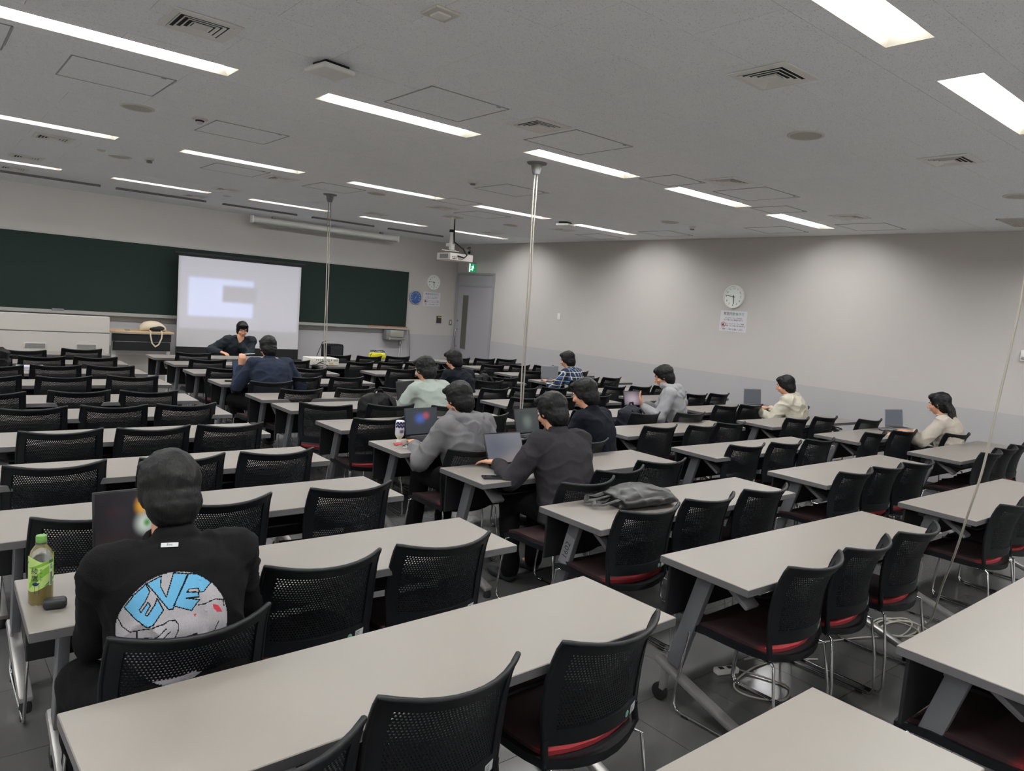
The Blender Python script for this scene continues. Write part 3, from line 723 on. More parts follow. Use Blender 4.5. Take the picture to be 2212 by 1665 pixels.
# number strip on a leg of the second desk of the middle block
v, f = text_mesh('1602', .05)
MS = desks_at['M2']
lg = [c for c in MS.children if c.name.startswith('leg')][0]
A, B = Vector((-.775, .055, .672)), Vector((-.775, .185, .20)); d_ = (B - A).normalized(); nn = Vector((-1, 0, 0)); xx = Vector((0, -d_.z, d_.y))
def legM(off): 
    M4 = Matrix.Identity(4); c = A.lerp(B, .36); up_ = nn.cross(d_)
    for i in range(3): M4[i][0] = -d_[i]; M4[i][1] = -up_[i]; M4[i][2] = nn[i]; M4[i][3] = c[i] + nn[i] * off
    return M4
G().bb((-.085, -.034, 0), (.085, .034, .0012), M4=legM(.0172)).build('number_label', mat('grey_sticker', (128, 128, 132), 0.5), lg)
G().add(v, f, 0, legM(.019)).build('number_text', print_m, lg)

# ------------------------------------------------------------------ chairs
def back_pt(u, v):
    v = max(v, 1e-4)
    w = .205 + .013 * math.sin(PI * min(v * 1.1, 1)) + .012 * v ** 3
    cv = .052 + .03 * v
    y = -.205 - .015 * v - .075 * v ** 2.6 + cv * abs(u) ** 2.1 - .012 * (1 - v)
    z = .475 + .330 * v + .015 * v * u * u
    return Vector((u * w, y, z))
def back_n(u, v):
    e = .01; a = back_pt(u + e, v) - back_pt(u - e, v); b = back_pt(u, v + e) - back_pt(u, v - e)
    return a.cross(b).normalized()
U0, V0, V1 = .83, .15, .90
def mk_chair_meshes():
    D = {}
    # frame: bordered shell with thickness
    us = [-1, -.95, -U0] + [-U0 + 2 * U0 * i / 14 for i in range(1, 14)] + [U0, .95, 1]; vs_ = [0, .06, V0] + [V0 + (V1 - V0) * j / 8 for j in range(1, 8)] + [V1, .965, 1]
    g_ = G(); idx = {}
    th = .0055
    for si, s in enumerate((1, -1)):
        for i, u in enumerate(us):
            for j, v in enumerate(vs_):
                idx[si, i, j] = len(g_.v); g_.v.append(tuple(back_pt(u, v) + back_n(u, v) * th * s))
    def q(*a): g_.f.append(a); g_.m.append(0)
    inner = lambda i, j: 2 <= i < len(us) - 3 and 2 <= j < len(vs_) - 3
    for i in range(len(us) - 1):
        for j in range(len(vs_) - 1):
            if inner(i, j): continue
            for si in (0, 1): q(idx[si, i, j], idx[si, i + 1, j], idx[si, i + 1, j + 1], idx[si, i, j + 1])
            for (di, dj, e) in ((-1, 0, ((i, j), (i, j + 1))), (1, 0, ((i + 1, j), (i + 1, j + 1))), (0, -1, ((i, j), (i + 1, j))), (0, 1, ((i, j + 1), (i + 1, j + 1)))):
                a, b = i + di, j + dj
                if not (0 <= a < len(us) - 1 and 0 <= b < len(vs_) - 1) or inner(a, b):
                    (p, r), (p2, r2) = e; q(idx[0, p, r], idx[0, p2, r2], idx[1, p2, r2], idx[1, p, r])
    rim = [back_pt(-1, v) for v in (0, .2, .4, .6, .8, .92)] + [back_pt(u, 1) for u in (-.985, -.93, -.8, -.6, -.4, -.2, 0, .2, .4, .6, .8, .93, .985)] + [back_pt(1, v) for v in (.92, .8, .6, .4, .2, 0)]
    g_.tube(rim, .0085, 8)
    for s in (-1, 1):   # side posts down to the seat
        p = back_pt(s, 0); g_.tube([p + Vector((0, 0, .02)), p, Vector((s * .206, -.175, .43)), Vector((s * .2, -.165, .405))], .012, 8)
    D['back_frame'] = (g_, black_m)
    # perforated shell: honeycomb ring per hole
    g_ = G(); NU, NV = 36, 28
    du = 2 * U0 / NU; dv = (V1 - V0) / NV; cache = {}
    def P(u, v):
        u = max(-U0, min(U0, u)); v = max(V0, min(V1, v)); k = (round(u, 4), round(v, 4))
        if k not in cache: cache[k] = len(g_.v); g_.v.append(tuple(back_pt(u, v)))
        return cache[k]
    for j in range(NV + 1):
        for i in range(NU + 1):
            cu = -U0 + du * (i + (.5 if j % 2 else 0)); cv = V0 + dv * j
            hx = [(0, 2 / 3), (.5, 1 / 3), (.5, -1 / 3), (0, -2 / 3), (-.5, -1 / 3), (-.5, 1 / 3)]
            o_ = [P(cu + a * du, cv + b * dv) for a, b in hx]
            if cu - du * .4 < -U0 or cu + du * .4 > U0 or cv - dv * .5 < V0 or cv + dv * .5 > V1:
                fs = []
                for k in o_:
                    if not fs or fs[-1] != k: fs.append(k)
                if fs and fs[0] == fs[-1]: fs.pop()
                if len(set(fs)) == len(fs) >= 3: g_.f.append(tuple(fs)); g_.m.append(0)
                continue
            hf = .52
            in_ = [P(cu + a * du * hf, cv + b * dv * hf) for a, b in hx]
            for k in range(6): g_.f.append((o_[k], o_[(k + 1) % 6], in_[(k + 1) % 6], in_[k])); g_.m.append(0)
    bm = bmesh.new(); me = g_.mesh('t'); bm.from_mesh(me); bmesh.ops.recalc_face_normals(bm, faces=bm.faces); bmesh.ops.solidify(bm, geom=bm.faces[:], thickness=.0035)
    bm.verts.index_update(); g_ = G().add([v.co[:] for v in bm.verts], [[v.index for v in f.verts] for f in bm.faces]); bm.free(); bpy.data.meshes.remove(me)
    D['mesh_back'] = (g_, black_m)
    # seat shell
    def seat_z(x, y):
        return .438 - .018 * (1 - (x / .23) ** 2) - .03 * max(0, (y - .10) / .15) ** 2 + .012 * max(0, (-y - .1) / .13)
    def seat_w(y): return .205 + .03 * math.sin(PI * (y + .23) / .47)
    def seat_y(y, u): return y - (.06 * (1 - u * u) if y < -.1 else 0) * min(1, (-y - .1) / .08) + (.02 * (1 - u * u) if y > .18 else 0)
    ys = [-.175, -.155, -.11, -.06, 0, .06, .12, .17, .21, .24]; ux = [-1, -.9, -.6, -.3, 0, .3, .6, .9, 1]
    def slab(zt, zb, ys_, ux_):
        gg = G(); ring = []
        top = [[(u * seat_w(y), seat_y(y, u), seat_z(u * seat_w(y), y) + zt) for u in ux_] for y in ys_]
        bot = [[(u * seat_w(y) * .985, seat_y(y, u), seat_z(u * seat_w(y), y) + zb) for u in ux_] for y in ys_]
        gg.loft([a + list(reversed(b)) for a, b in zip(top, bot)]); return gg
    D['seat_shell'] = (slab(-.004, -.034, ys, ux), black_m)
    D['seat_cushion'] = (slab(.012, -.006, [-.15, -.12, -.08, 0, .08, .14, .19, .215], [-.9, -.8, -.5, 0, .5, .8, .9]), 'cush')
    for s, nme in ((-1, 'l'), (1, 'r')):
        pts = [(s * .19, .17, .40), (s * .222, .2, .385), (s * .233, .235, .12), (s * .235, .238, .04), (s * .235, .22, .014), (s * .235, .19, .010), (s * .235, -.20, .010), (s * .235, -.23, .014), (s * .235, -.243, .04), (s * .228, -.232, .2), (s * .214, -.20, .395), (s * .19, -.17, .405)]
        D['sled_leg_' + nme] = (G().tube(pts, .0065, 8), chrome_m)
    D['under_rail'] = (G().tube([(-.2, .15, .40), (.2, .15, .40)], .0065, 8).tube([(-.2, -.15, .398), (.2, -.15, .398)], .0065, 8).tube([(-.19, .17, .4), (-.19, -.17, .4)], .006, 8).tube([(.19, .17, .4), (.19, -.17, .4)], .006, 8), chrome_m)
    gl = G()
    D['glide'] = (G().rbox((0, 0, .006), (.018, .035, .012), .003), rub_m)
    return D
def cushion_mat():
    M_ = bpy.data.materials.new('red_seat_under_black_mesh'); M_.use_nodes = True
    nt = M_.node_tree; b = nt.nodes['Principled BSDF']; b.inputs['Roughness'].default_value = 0.85
    tc = N(nt, 'ShaderNodeTexCoord'); sp = N(nt, 'ShaderNodeSeparateXYZ'); nt.links.new(tc.outputs['Object'], sp.inputs[0])
    r = N(nt, 'ShaderNodeMapRange', interpolation_type='SMOOTHSTEP'); r.inputs['From Min'].default_value = -.165; r.inputs['From Max'].default_value = -.10
    nt.links.new(sp.outputs['Y'], r.inputs['Value'])
    mx = N(nt, 'ShaderNodeMix', data_type='RGBA'); mx.inputs['A'].default_value = srgb((170, 46, 52)); mx.inputs['B'].default_value = srgb((54, 28, 31))
    nt.links.new(r.outputs['Result'], mx.inputs['Factor'])
    ck = N(nt, 'ShaderNodeTexNoise'); ck.inputs['Scale'].default_value = 260; nt.links.new(tc.outputs['Object'], ck.inputs['Vector'])
    m2 = N(nt, 'ShaderNodeMix', data_type='RGBA', blend_type='MULTIPLY'); m2.inputs['Factor'].default_value = .5
    nt.links.new(mx.outputs['Result'], m2.inputs['A']); nt.links.new(ck.outputs['Fac'], m2.inputs['B']); nt.links.new(m2.outputs['Result'], b.inputs['Base Color'])
    return M_
cush_m = cushion_mat()
CM = mk_chair_meshes()
def mk_chair(stick):
    t = thing('chair', '', 'chair')
    for k, (g_, m_) in CM.items():
        nme = {'back_frame': 'back_frame', 'mesh_back': 'perforated_back', 'seat_shell': 'seat_shell', 'seat_cushion': 'seat_cushion', 'sled_leg_l': 'sled_leg', 'sled_leg_r': 'sled_leg', 'under_rail': 'seat_frame', 'glide': 'glide'}[k]
        if k == 'glide':
            for (x, y) in ((-.235, .17), (.235, .17), (-.235, -.18), (.235, -.18)): g_.build(nme, m_, t, loc=(x, y, 0)) 
            continue
        o = g_.build(nme, cush_m if m_ == 'cush' else m_, t, smooth=(50 if k != 'mesh_back' else None))
        if k == 'seat_cushion': o['label'] = 'red cushion under black mesh'
        if k.startswith('sled') : o['label'] = 'chrome sled leg'
    if stick:
        n = -back_n(.6, .07); p = back_pt(.62, .07)
        def sm(u, v, off):
            c = back_pt(u, v); a = (back_pt(u + .02, v) - back_pt(u - .02, v)).normalized(); b = (back_pt(u, v + .02) - back_pt(u, v - .02)).normalized(); nn_ = a.cross(b).normalized()
            if nn_.y > 0: nn_ = -nn_
            M4 = Matrix.Identity(4)
            for i in range(3): M4[i][0] = a[i]; M4[i][1] = b[i]; M4[i][2] = nn_[i]; M4[i][3] = c[i] + nn_[i] * off
            return M4
        G().lathe([(.011, 0), (.011, .0008), (0, .0009)], 16, M4=sm(.55, .062, .0062)).build('round_sticker', mat('mint_sticker', (104, 160, 140), 0.5), t)
        lb = G().bb((-.021, -.014, 0), (.021, .014, .0008), M4=sm(.76, .062, .0062)).build('label_sticker', mat('white_sticker', (188, 190, 190), 0.5), t)
        pt = G()
        for r_ in range(4): pt.bb((-.018, .006 - .006 * r_, .0009), (.002 - .002 * (r_ % 2), .0075 - .006 * r_, .0012), M4=sm(.76, .062, .0062))
        pt.build('printed_lines', print_m, lb)
    return t
C0 = mk_chair(False); C1 = mk_chair(True)
used = {0: False, 1: False}
# (block+row, x of the back, y of the top back corners, angle in degrees, seat order)
chairs = '''M0 2.97 .50 0|M0 3.48 .50 0|M0 4.0 .52 0|L1 .58 1.36 0|L1 1.09 1.42 0|L1 1.69 1.41 1|M1 2.97 1.43 1|M1 3.47 1.44 2|M1 4.01 1.43 0|R1 5.34 1.39 0|R1 5.86 1.4 0|R1 6.38 1.41 0
L2 .63 2.05 2|L2 1.17 2.35 -2|L2 1.69 2.34 -3|M2 2.93 2.30 -3|M2 3.46 2.31 -1|M2 4.01 2.30 -2|R2 5.21 2.32 -2|R2 5.70 2.31 -2|R2 6.17 2.28 -6|S2 7.60 2.22 0|S2 8.11 2.25 -5|S2 8.62 2.29 0
L3 .59 3.24 0|L3 1.10 3.25 0|L3 1.74 3.25 -1|M3 3.05 2.86 1|M3 3.49 3.01 0|M3 4.00 3.09 -8|R3 5.29 3.25 -5|R3 5.82 3.21 -3|R3 6.36 3.19 -5|S3 7.55 3.23 0|S3 8.10 3.17 -8|S3 8.63 2.85 -10
L4 .58 4.17 -1|L4 1.18 4.15 0|L4 1.71 4.14 -1|M4 2.95 3.83 0|M4 3.47 4.08 0|M4 4.01 3.81 0|R4 5.27 4.13 -2|R4 5.80 4.06 3|R4 6.30 4.08 -3|S4 7.56 4.08 -2|S4 8.11 4.04 -5|S4 8.60 3.76 -8
L5 .73 5.06 0|L5 1.25 5.05 2|L5 1.74 5.05 0|M5 2.91 5.06 -3|M5 3.47 5.03 0|M5 4.0 5.04 0|R5 5.27 5.04 0|R5 5.81 4.76 0|R5 6.41 4.65 -4|S5 7.55 4.98 -3|S5 8.04 4.96 -3|S5 8.66 4.67 0
L6 .67 5.97 0|L6 1.20 5.98 -2|L6 1.71 5.98 1|M6 2.79 5.81 -30|M6 3.38 5.69 -8|M6 3.95 5.55 0|R6 5.20 5.92 0|R6 5.79 5.95 0|R6 6.37 5.97 0|S6 7.65 5.88 0|S6 8.19 5.88 0|S6 8.70 5.88 0
L7 .50 6.73 0|L7 1.10 6.78 -1|L7 1.61 6.73 -5|M7 3.00 6.75 3|M7 3.60 6.78 3|M7 4.10 6.80 0|R7 5.34 6.65 5|R7 5.82 6.67 5|R7 6.33 6.68 0|S7 7.47 6.70 3|S7 7.98 6.68 0|S7 8.5 6.7 0
L8 .58 7.78 0|L8 1.13 7.74 1|L8 1.71 7.78 -5|M8 2.92 7.33 0|M8 3.46 7.74 8|M8 3.98 7.72 6|R8 5.08 7.12 0|R8 5.79 7.34 1|R8 6.32 7.67 0|S8 7.42 7.3 0|S8 7.94 7.67 0|S8 8.45 7.67 4
L9 .68 8.6 0|L9 1.19 8.68 -3|L9 1.69 8.67 -6|M9 2.87 8.55 0|M9 3.38 8.6 0|M9 3.92 8.58 5|R9 5.25 8.62 0|R9 5.76 8.62 0|R9 6.27 8.6 0|S9 7.52 8.52 0|S9 8.03 8.52 0|S9 8.54 8.5 0
L10 .68 9.6 0|L10 1.18 9.56 3|L10 1.71 9.58 -1|M10 2.95 9.50 0|M10 3.55 9.53 0|M10 4.11 9.56 0|R10 5.08 9.48 6|R10 5.60 9.51 5|R10 6.06 9.48 0|S10 7.42 9.36 -4|S10 8.02 9.38 2|S10 8.53 9.35 0
L11 .55 10.35 0|L11 1.08 10.28 -5|L11 1.73 10.58 0|M11 3.02 10.36 -5|R11 5.23 10.52 0|R11 5.73 10.42 2|R11 6.29 10.48 1|S11 7.52 10.45 0|S11 8.06 10.42 -2|S11 8.55 10.4 -2'''
recs = []
for l in chairs.replace('\n', '|').split('|'):
    a = l.split(); recs.append((a[0][0], int(a[0][1:]), float(a[1]), float(a[2]), float(a[3])))
SN = {1: ['only'], 2: ['left', 'right'], 3: ['left', 'middle', 'right']}
from collections import defaultdict
byd = defaultdict(list)
for r in recs: byd[r[0], r[1]].append(r)
chair_pos = {}
extra = {('M', 1): 0}
CHAIRS = {}
for (b, r), lst in byd.items():
    lst.sort(key=lambda q: q[2])
    for k, (_, _, x, y, a) in enumerate(lst):
        x *= .979; y *= .979     # back corners stand 0.82 m high
        an = math.radians(a); ox = x - .24 * -math.sin(an) * -1 * -1; oy = y + .24 * math.cos(an)
        ox = x - .24 * math.sin(an)
        if not any(seen((ox + i, oy + j, z), 10) for i in (-.23, .23) for j in (-.25, .22) for z in (.1, .45, .8)): continue
        st = 1 if r <= 3 else 0
        o = (C1 if st else C0) if not used[st] else copy_tree(C1 if st else C0); used[st] = True
        o.location = (ox, oy, 0); o.rotation_euler = (0, 0, an)
        o['label'] = 'black mesh-back chair, %s seat, %s row of the %s' % (SN[len(lst)][k], ORD[r], BN[b])
        o['group'] = 'mesh-back chairs of the ' + BN[b]; CHAIRS[b, r, k] = o

# ------------------------------------------------------------------ people
skin_m = mat('skin', (205, 150, 122), 0.55, noise_s=20, noise_a=0.05)
hair_m = mat('black_hair', (9, 8, 9), 0.55, spec=0.3, noise_s=90, noise_a=0.3, bump=0.6, bump_s=160, stretch=(1, 1, .25))
shoe_m = mat('dark_shoes', (30, 31, 34), 0.6, noise_s=30, noise_a=0.1)
def remesh(g_, name, m_, parent, vox, smooth_it=4, folds=0.0, fr=9.0, seed=0, keep=None):
    me = g_.mesh(name); o = bpy.data.objects.new(name, me); COL.objects.link(o)
    md = o.modifiers.new('r', 'REMESH'); md.mode = 'VOXEL'; md.voxel_size = vox; md.use_smooth_shade = True
    if smooth_it:
        sm = o.modifiers.new('s', 'SMOOTH'); sm.factor = .6; sm.iterations = smooth_it
    dg = bpy.context.evaluated_depsgraph_get(); m2 = bpy.data.meshes.new_from_object(o.evaluated_get(dg))
    o.modifiers.clear(); o.data = m2; m2.name = name; bpy.data.meshes.remove(me)
    if folds:
        s3 = Vector((seed * 1.7, seed * .9, seed * 2.3)); co = [Vector(v.co) for v in m2.vertices]; nn = [Vector(v.normal) for v in m2.vertices]
        for i, (c, n) in enumerate(zip(co, nn)):
            q = Vector((c.x * fr, c.y * fr, c.z * fr * 1.3)) + s3
            w = noise.noise(q) + .5 * noise.noise(q * 2.1); r_ = 1 - abs(noise.noise(q * .8 + Vector((5, 1, 2)))) * 2.4
            m2.vertices[i].co = c + n * folds * (.6 * w + .7 * r_ ** 3 * (1 if r_ > 0 else 0))
    m2.polygons.foreach_set('use_smooth', [True] * len(m2.polygons))
    for mm in (m_ if isinstance(m_, (list, tuple)) else [m_]): m2.materials.append(mm)
    m2.update()
    if parent: o.parent = parent
    return o
def cap(g_, a, b, ra, rb, n=14):
    a, b = Vector(a), Vector(b)
    g_.tube([a, a.lerp(b, .5), b], [ra, (ra + rb) / 2, rb], n); g_.ball(a, ra, n); g_.ball(b, rb, n)
def ik(S, W, l1, l2, pole):
    S, W = Vector(S), Vector(W); d = W - S; L = min(d.length, l1 + l2 - .004)
    if d.length > L: W = S + d.normalized() * L; d = W - S
    a = (l1 * l1 - l2 * l2 + L * L) / (2 * L); h = math.sqrt(max(l1 * l1 - a * a, 0)); dn = d.normalized()
    p = Vector(pole); p = (p - dn * p.dot(dn)).normalized()
    return S + dn * a + p * h, W
def hand(g_, W, d, up_, side, curl=.5, k=1.0):
    """five-fingered hand; d pointing direction, up_ back of the hand, side +1 right hand / -1 left hand"""
    d = Vector(d).normalized(); up_ = Vector(up_); up_ = (up_ - d * up_.dot(d)).normalized(); s = d.cross(up_)   # to the right of the pointing direction
    W = Vector(W); rings = []
    for t, w, h in ((0, .026, .020), (.02, .03, .018), (.05, .039, .016), (.08, .041, .014), (.092, .036, .012)):
        rings.append([W + d * t * k + s * w * k * math.cos(2 * PI * q / 14) + up_ * h * k * math.sin(2 * PI * q / 14) for q in range(14)])
    g_.loft(rings)
    for i, (off, ln) in enumerate(((-.030, .066), (-.010, .078), (.010, .084), (.030, .074))):
        off = off * (side * -1) * -1
        p = W + d * .075 * k + s * off * k * (1 if side < 0 else 1); a = 0; pts = [p]; rr = [.0098 * k]
        ang = [.25, .55, .6]
        for j in range(3):
            a += ang[j] * curl; p = p + (d * math.cos(a) - up_ * math.sin(a) + s * off * .8) * (ln * (.45, .32, .27)[j]) * k; pts.append(p); rr.append((.0092, .0086, .0072)[j] * k)
        g_.tube(pts, rr, 9); g_.ball(pts[-1], rr[-1], 9)
        for q in pts[1:3]: g_.ball(q, .0092 * k, 9)
    th = -side    # thumb side: left side of a right hand (palm down)
    a0 = W + d * .022 * k + s * th * .026 * k; a1 = a0 + (d * .7 + s * th * .75 - up_ * .15).normalized() * .034 * k; a2 = a1 + (d * .95 + s * th * .25 - up_ * .25).normalized() * .03 * k; a3 = a2 + (d - s * th * .05 - up_ * .3).normalized() * .024 * k
    g_.tube([a0, a1, a2, a3], [.0135 * k, .0118 * k, .0105 * k, .0085 * k], 9); g_.ball(a3, .0085 * k, 9); g_.ball(a0, .014 * k, 9)
def person(lab, loc, rz, top, bottom, lean=.12, head=None, wl=(-.12, .5, .76), wr=(.12, .5, .76), bulk=1.0, vox=.010, hood=False, long_hair=False, hdir=0.0, pitch=.35, folds=.012, seed=1, kneel=None, kneer=None,
           handl=None, handr=None, neckz=1.0, topname='sweatshirt', hang=0.0, tilt=0.0, collar=True, showface=False, curl=.5, footl=None, footr=None, hairm=None, skip_print=True):
    neckz = loc[2] - .14
    hc0 = Vector((tilt * 1.3, lean + .055 + pitch * .05)); cr, sr = math.cos(rz), math.sin(rz)
    t = thing('person', lab, 'person', (loc[0] - hc0.x * cr + hc0.y * sr, loc[1] - hc0.x * sr - hc0.y * cr, 0), rz)
    pel = Vector((0, 0, .53)); nk = Vector((tilt, lean, neckz)); mid = (pel + nk) / 2 + Vector((0, -.035, 0))
    sp = lambda u: pel * (1 - u) ** 2 + mid * 2 * u * (1 - u) + nk * u * u
    body = G(); cl = G(); pt = G()
    def torso(g_, add, top_r, k=1.0, lo=0.0):
        rings = []
        for u, rx, ry in ((lo, .175, .125), (.12, .178, .125), (.3, .165, .115), (.5, .172, .118), (.7, .185, .118), (.84, .185, .105), (.93, .14, .085), (.985, .085, .07)) + (((1.0, .06, .06),) if top_r else ()):
            c = sp(u); c2 = sp(min(u + .02, 1.0)); ax = (c2 - sp(max(u - .02, 0))).normalized(); yy = ax.cross(Vector((1, 0, 0))).normalized()
            rx *= k; ry *= k; ex = .85
            rings.append([c + Vector((1, 0, 0)) * math.copysign(abs(math.cos(a)) ** ex, math.cos(a)) * (rx + add) - yy * math.copysign(abs(math.sin(a)) ** ex, math.sin(a)) * (ry + add) for a in [2 * PI * q / 22 for q in range(22)]])
        g_.loft(rings)
    torso(body, -.012, True); torso(cl, .014, False, bulk, lo=-.12 if hang else -.02)
    sh = {}
    for s in (-1, 1):
        S = sp(.86) + Vector((s * .175, .005, .015)); sh[s] = S
        W0 = wl if s < 0 else wr; hd = handl if s < 0 else handr
        pole = (s * .55, -.25, -.8) if hd is None else hd.get('pole', (s * .55, -.25, -.8))
        E_, W_ = ik(S, W0, .285, .255, pole)
        cap(body, S, E_, .045, .036); cap(body, E_, W_, .036, .024)
        fd = (W_ - E_).normalized()
        cap(cl, S + Vector((-s * .03, 0, -.005)), S, .085 * bulk, .078 * bulk); cap(cl, S, E_, .07 * bulk, .058 * bulk); cap(cl, E_, W_ - fd * .035, .057 * bulk, .040 * bulk)
        d = (fd.x, fd.y, fd.z * .3) if hd is None else hd.get('d', (fd.x, fd.y, fd.z * .3)); up_ = (0, 0, 1) if hd is None else hd.get('up', (0, 0, 1))
        hand(body, W_, d, up_, s, (hd or {}).get('curl', curl))
        cap(cl, S + Vector((-s * .08, 0, .012)), S, .065, .07)
    # neck and head
    hx = Vector((math.sin(hdir) * .03, 0, 0)); hb = nk + Vector((tilt * .2, .03, .03)); hc = nk + Vector((tilt * .3, .055 + pitch * .05, .14))
    cap(body, nk - Vector((0, .01, .04)), nk.lerp(hc, .5), .06, .055)
    cap(cl, nk - Vector((0, .01, .05)), nk + Vector((0, -.005, .0)), .085, .074)
    HM = T3(*hc) @ R3('Z', -hdir) @ R3('X', -pitch)
    hg = G(); hg.ball((0, -.01, .02), (.074, .092, .088), 20); hg.ball((0, .022, -.035), (.058, .066, .075), 18); hg.ball((0, .045, -.085), (.03, .028, .022), 12)
    hg.tube([(0, .088, .012), (0, .105, -.018), (0, .112, -.03)], [.008, .011, .014], 10); hg.ball((0, .104, -.032), (.017, .014, .011), 10)
    for s in (-1, 1):
        hg.ball((s * .077, -.005, -.01), (.010, .02, .032), 12); hg.ball((s * .032, .07, .022), (.024, .016, .01), 10); hg.ball((s * .036, .06, -.03), (.026, .026, .024), 10)
    hg.ball((0, .082, -.06), (.025, .014, .008), 10)
    body.add(hg.v, hg.f, 0, HM)
    # legs
    for s in (-1, 1):
        K = Vector((kneel if s < 0 else kneer) or (s * .13, .40, .54)); F = Vector((footl if s < 0 else footr) or (s * .14, .44, .08)); H = Vector((s * .09, .0, .52))
        cap(body, H, K, .07, .05); cap(body, K, F, .044, .028); cap(body, F, F + Vector((0, .1, -.045)), .028, .022)
        cap(pt, H, K, .098, .076); cap(pt, K, F + Vector((0, 0, .0)), .072, .06)
    pt.ball((0, 0, .52), (.185, .14, .1), 18)
    b_ = remesh(body, 'body', skin_m, t, .0075, 3)
    c_ = None
    if hang:   # long hem hanging over the seat behind
        cl.loft([[(math.cos(a) * .21 * bulk, -.02 + math.sin(a) * .15, z) for a in [2 * PI * q / 20 for q in range(20)]] for z in (.62, .52, .53 - hang)])
    c_ = remesh(cl, topname, top, t, vox, 7, folds, 8.5, seed)
    remesh(pt, 'trousers', bottom, t, .012, 4, .006, 9, seed + 3)
    for s in (-1, 1):
        F = Vector((footl if s < 0 else footr) or (s * .14, .44, .08)); gs = G(); gs.ball(F + Vector((0, .01, -.035)), (.045, .06, .045), 12); gs.ball(F + Vector((0, .11, -.05)), (.046, .1, .032), 14)
        remesh(gs, 'shoe', shoe_m, t, .009, 2)
    # hair
    hg = G(); hg.ball((0, -.022, .034), (.088, .104, .094), 20); hg.ball((0, -.05, -.035), (.08, .07, .09), 18); hg.ball((0, .026, .08), (.07, .066, .04), 16)
    for s in (-1, 1): hg.ball((s * .066, -.01, .0), (.022, .05, .05), 12); hg.ball((s * .04, .06, .08), (.035, .026, .026), 10)
    if long_hair:
        for k in range(9):
            x = -.07 + .0175 * k; hg.tube([(x, -.075, .0), (x * 1.15, -.105, -.08), (x * 1.3, -.11, -.19), (x * 1.4 + .01, -.10, -.30)], [.026, .024, .018, .006], 8)
    hh = G(); hh.add(hg.v, hg.f, 0, HM); remesh(hh, 'hair', hairm or hair_m, t, .007, 2, .004, 30, seed)
    # face parts
    iris = mat('dark_iris', (28, 20, 16), .2); lip = mat('lips', (170, 98, 90), .5)
    for s in (-1, 1):
        e_ = G(); e_.ball((s * .031, .0775, .004), (.0115, .009, .0052), 12, M4=HM); e_.build('eye', white_m, b_, smooth=60)
        e_ = G(); e_.ball((s * .031, .0845, .004), (.005, .003, .005), 10, M4=HM); e_.build('iris', iris, b_, smooth=60)
        e_ = G(); e_.tube([(s * .015, .088, .024), (s * .033, .087, .03), (s * .05, .075, .024)], .0035, 6, M4=HM); e_.build('eyebrow', hair_m, b_, smooth=60)
    e_ = G(); e_.ball((0, .093, -.060), (.021, .006, .0055), 12, M4=HM); e_.build('mouth', lip, b_, smooth=60)
    if hood:
        g2 = G(); c0 = nk + Vector((0, -.005, .03)); pts = []; rr = []
        for q in range(17):
            a = 2 * PI * q / 16 + PI / 2; pts.append(c0 + Vector((.105 * math.cos(a), .085 * math.sin(a), .018 * math.sin(a) - .01))); rr.append(.034 + .014 * (1 - math.sin(a)))
        g2.tube(pts[:-1], rr[:-1], 12, closed=True); g2.ball(nk + Vector((.01, -.11, -.05)), (.14, .075, .09), 18); g2.ball(nk + Vector((.05, -.14, -.09)), (.09, .05, .07), 14); g2.tube([nk + Vector((-.12, -.02, .0)), nk + Vector((-.09, -.12, -.09)), nk + Vector((.03, -.17, -.14)), nk + Vector((.13, -.10, -.05))], [.03, .04, .045, .035], 10)
        remesh(g2, 'hood', top, t, vox, 4, folds * 1.1, 12, seed + 9)
    elif collar:
        g2 = G(); c0 = nk + Vector((0, 0, .012)); g2.tube([c0 + Vector((.072 * math.cos(a), .068 * math.sin(a), .01 * math.sin(a))) for a in [2 * PI * q / 20 for q in range(20)]], .014, 8, closed=True)
        g2.build('collar', top, t, smooth=60)
    return t, c_, b_
def fabric(name, col, na=.08, bs=260, rough=.9, b=.35, ns=30): return mat(name, col, rough, spec=0.2, noise_s=ns, noise_a=na, bump=b, bump_s=bs)
blk_cloth = fabric('black_cotton', (8, 8, 10)); wool_m = fabric('charcoal_wool', (48, 46, 49), .3, 420, .95, .7, 260)
trouser_m = fabric('black_trousers', (9, 9, 11)); navy_m = fabric('navy_cloth', (13, 16, 26)); heather = fabric('grey_fleece', (108, 107, 109), .12, 300, .95, .4, 400)
heather2 = fabric('light_grey_fleece', (138, 138, 141), .12, 300, .95, .4, 400); mint_m = fabric('mint_cotton', (152, 161, 153), .05); cream_m = fabric('cream_nylon', (186, 180, 165), .05, 200, .6)
knit_m = fabric('beige_knit', (176, 168, 156), .15, 180, .95, 1.0, 180); denim_m = fabric('navy_denim', (35, 42, 58), .15, 300); camo_m = fabric('dark_patterned_fleece', (40, 46, 52), .8, 200, .95, .4, 12)
trackgrey = fabric('grey_track_trousers', (120, 120, 120), .08)
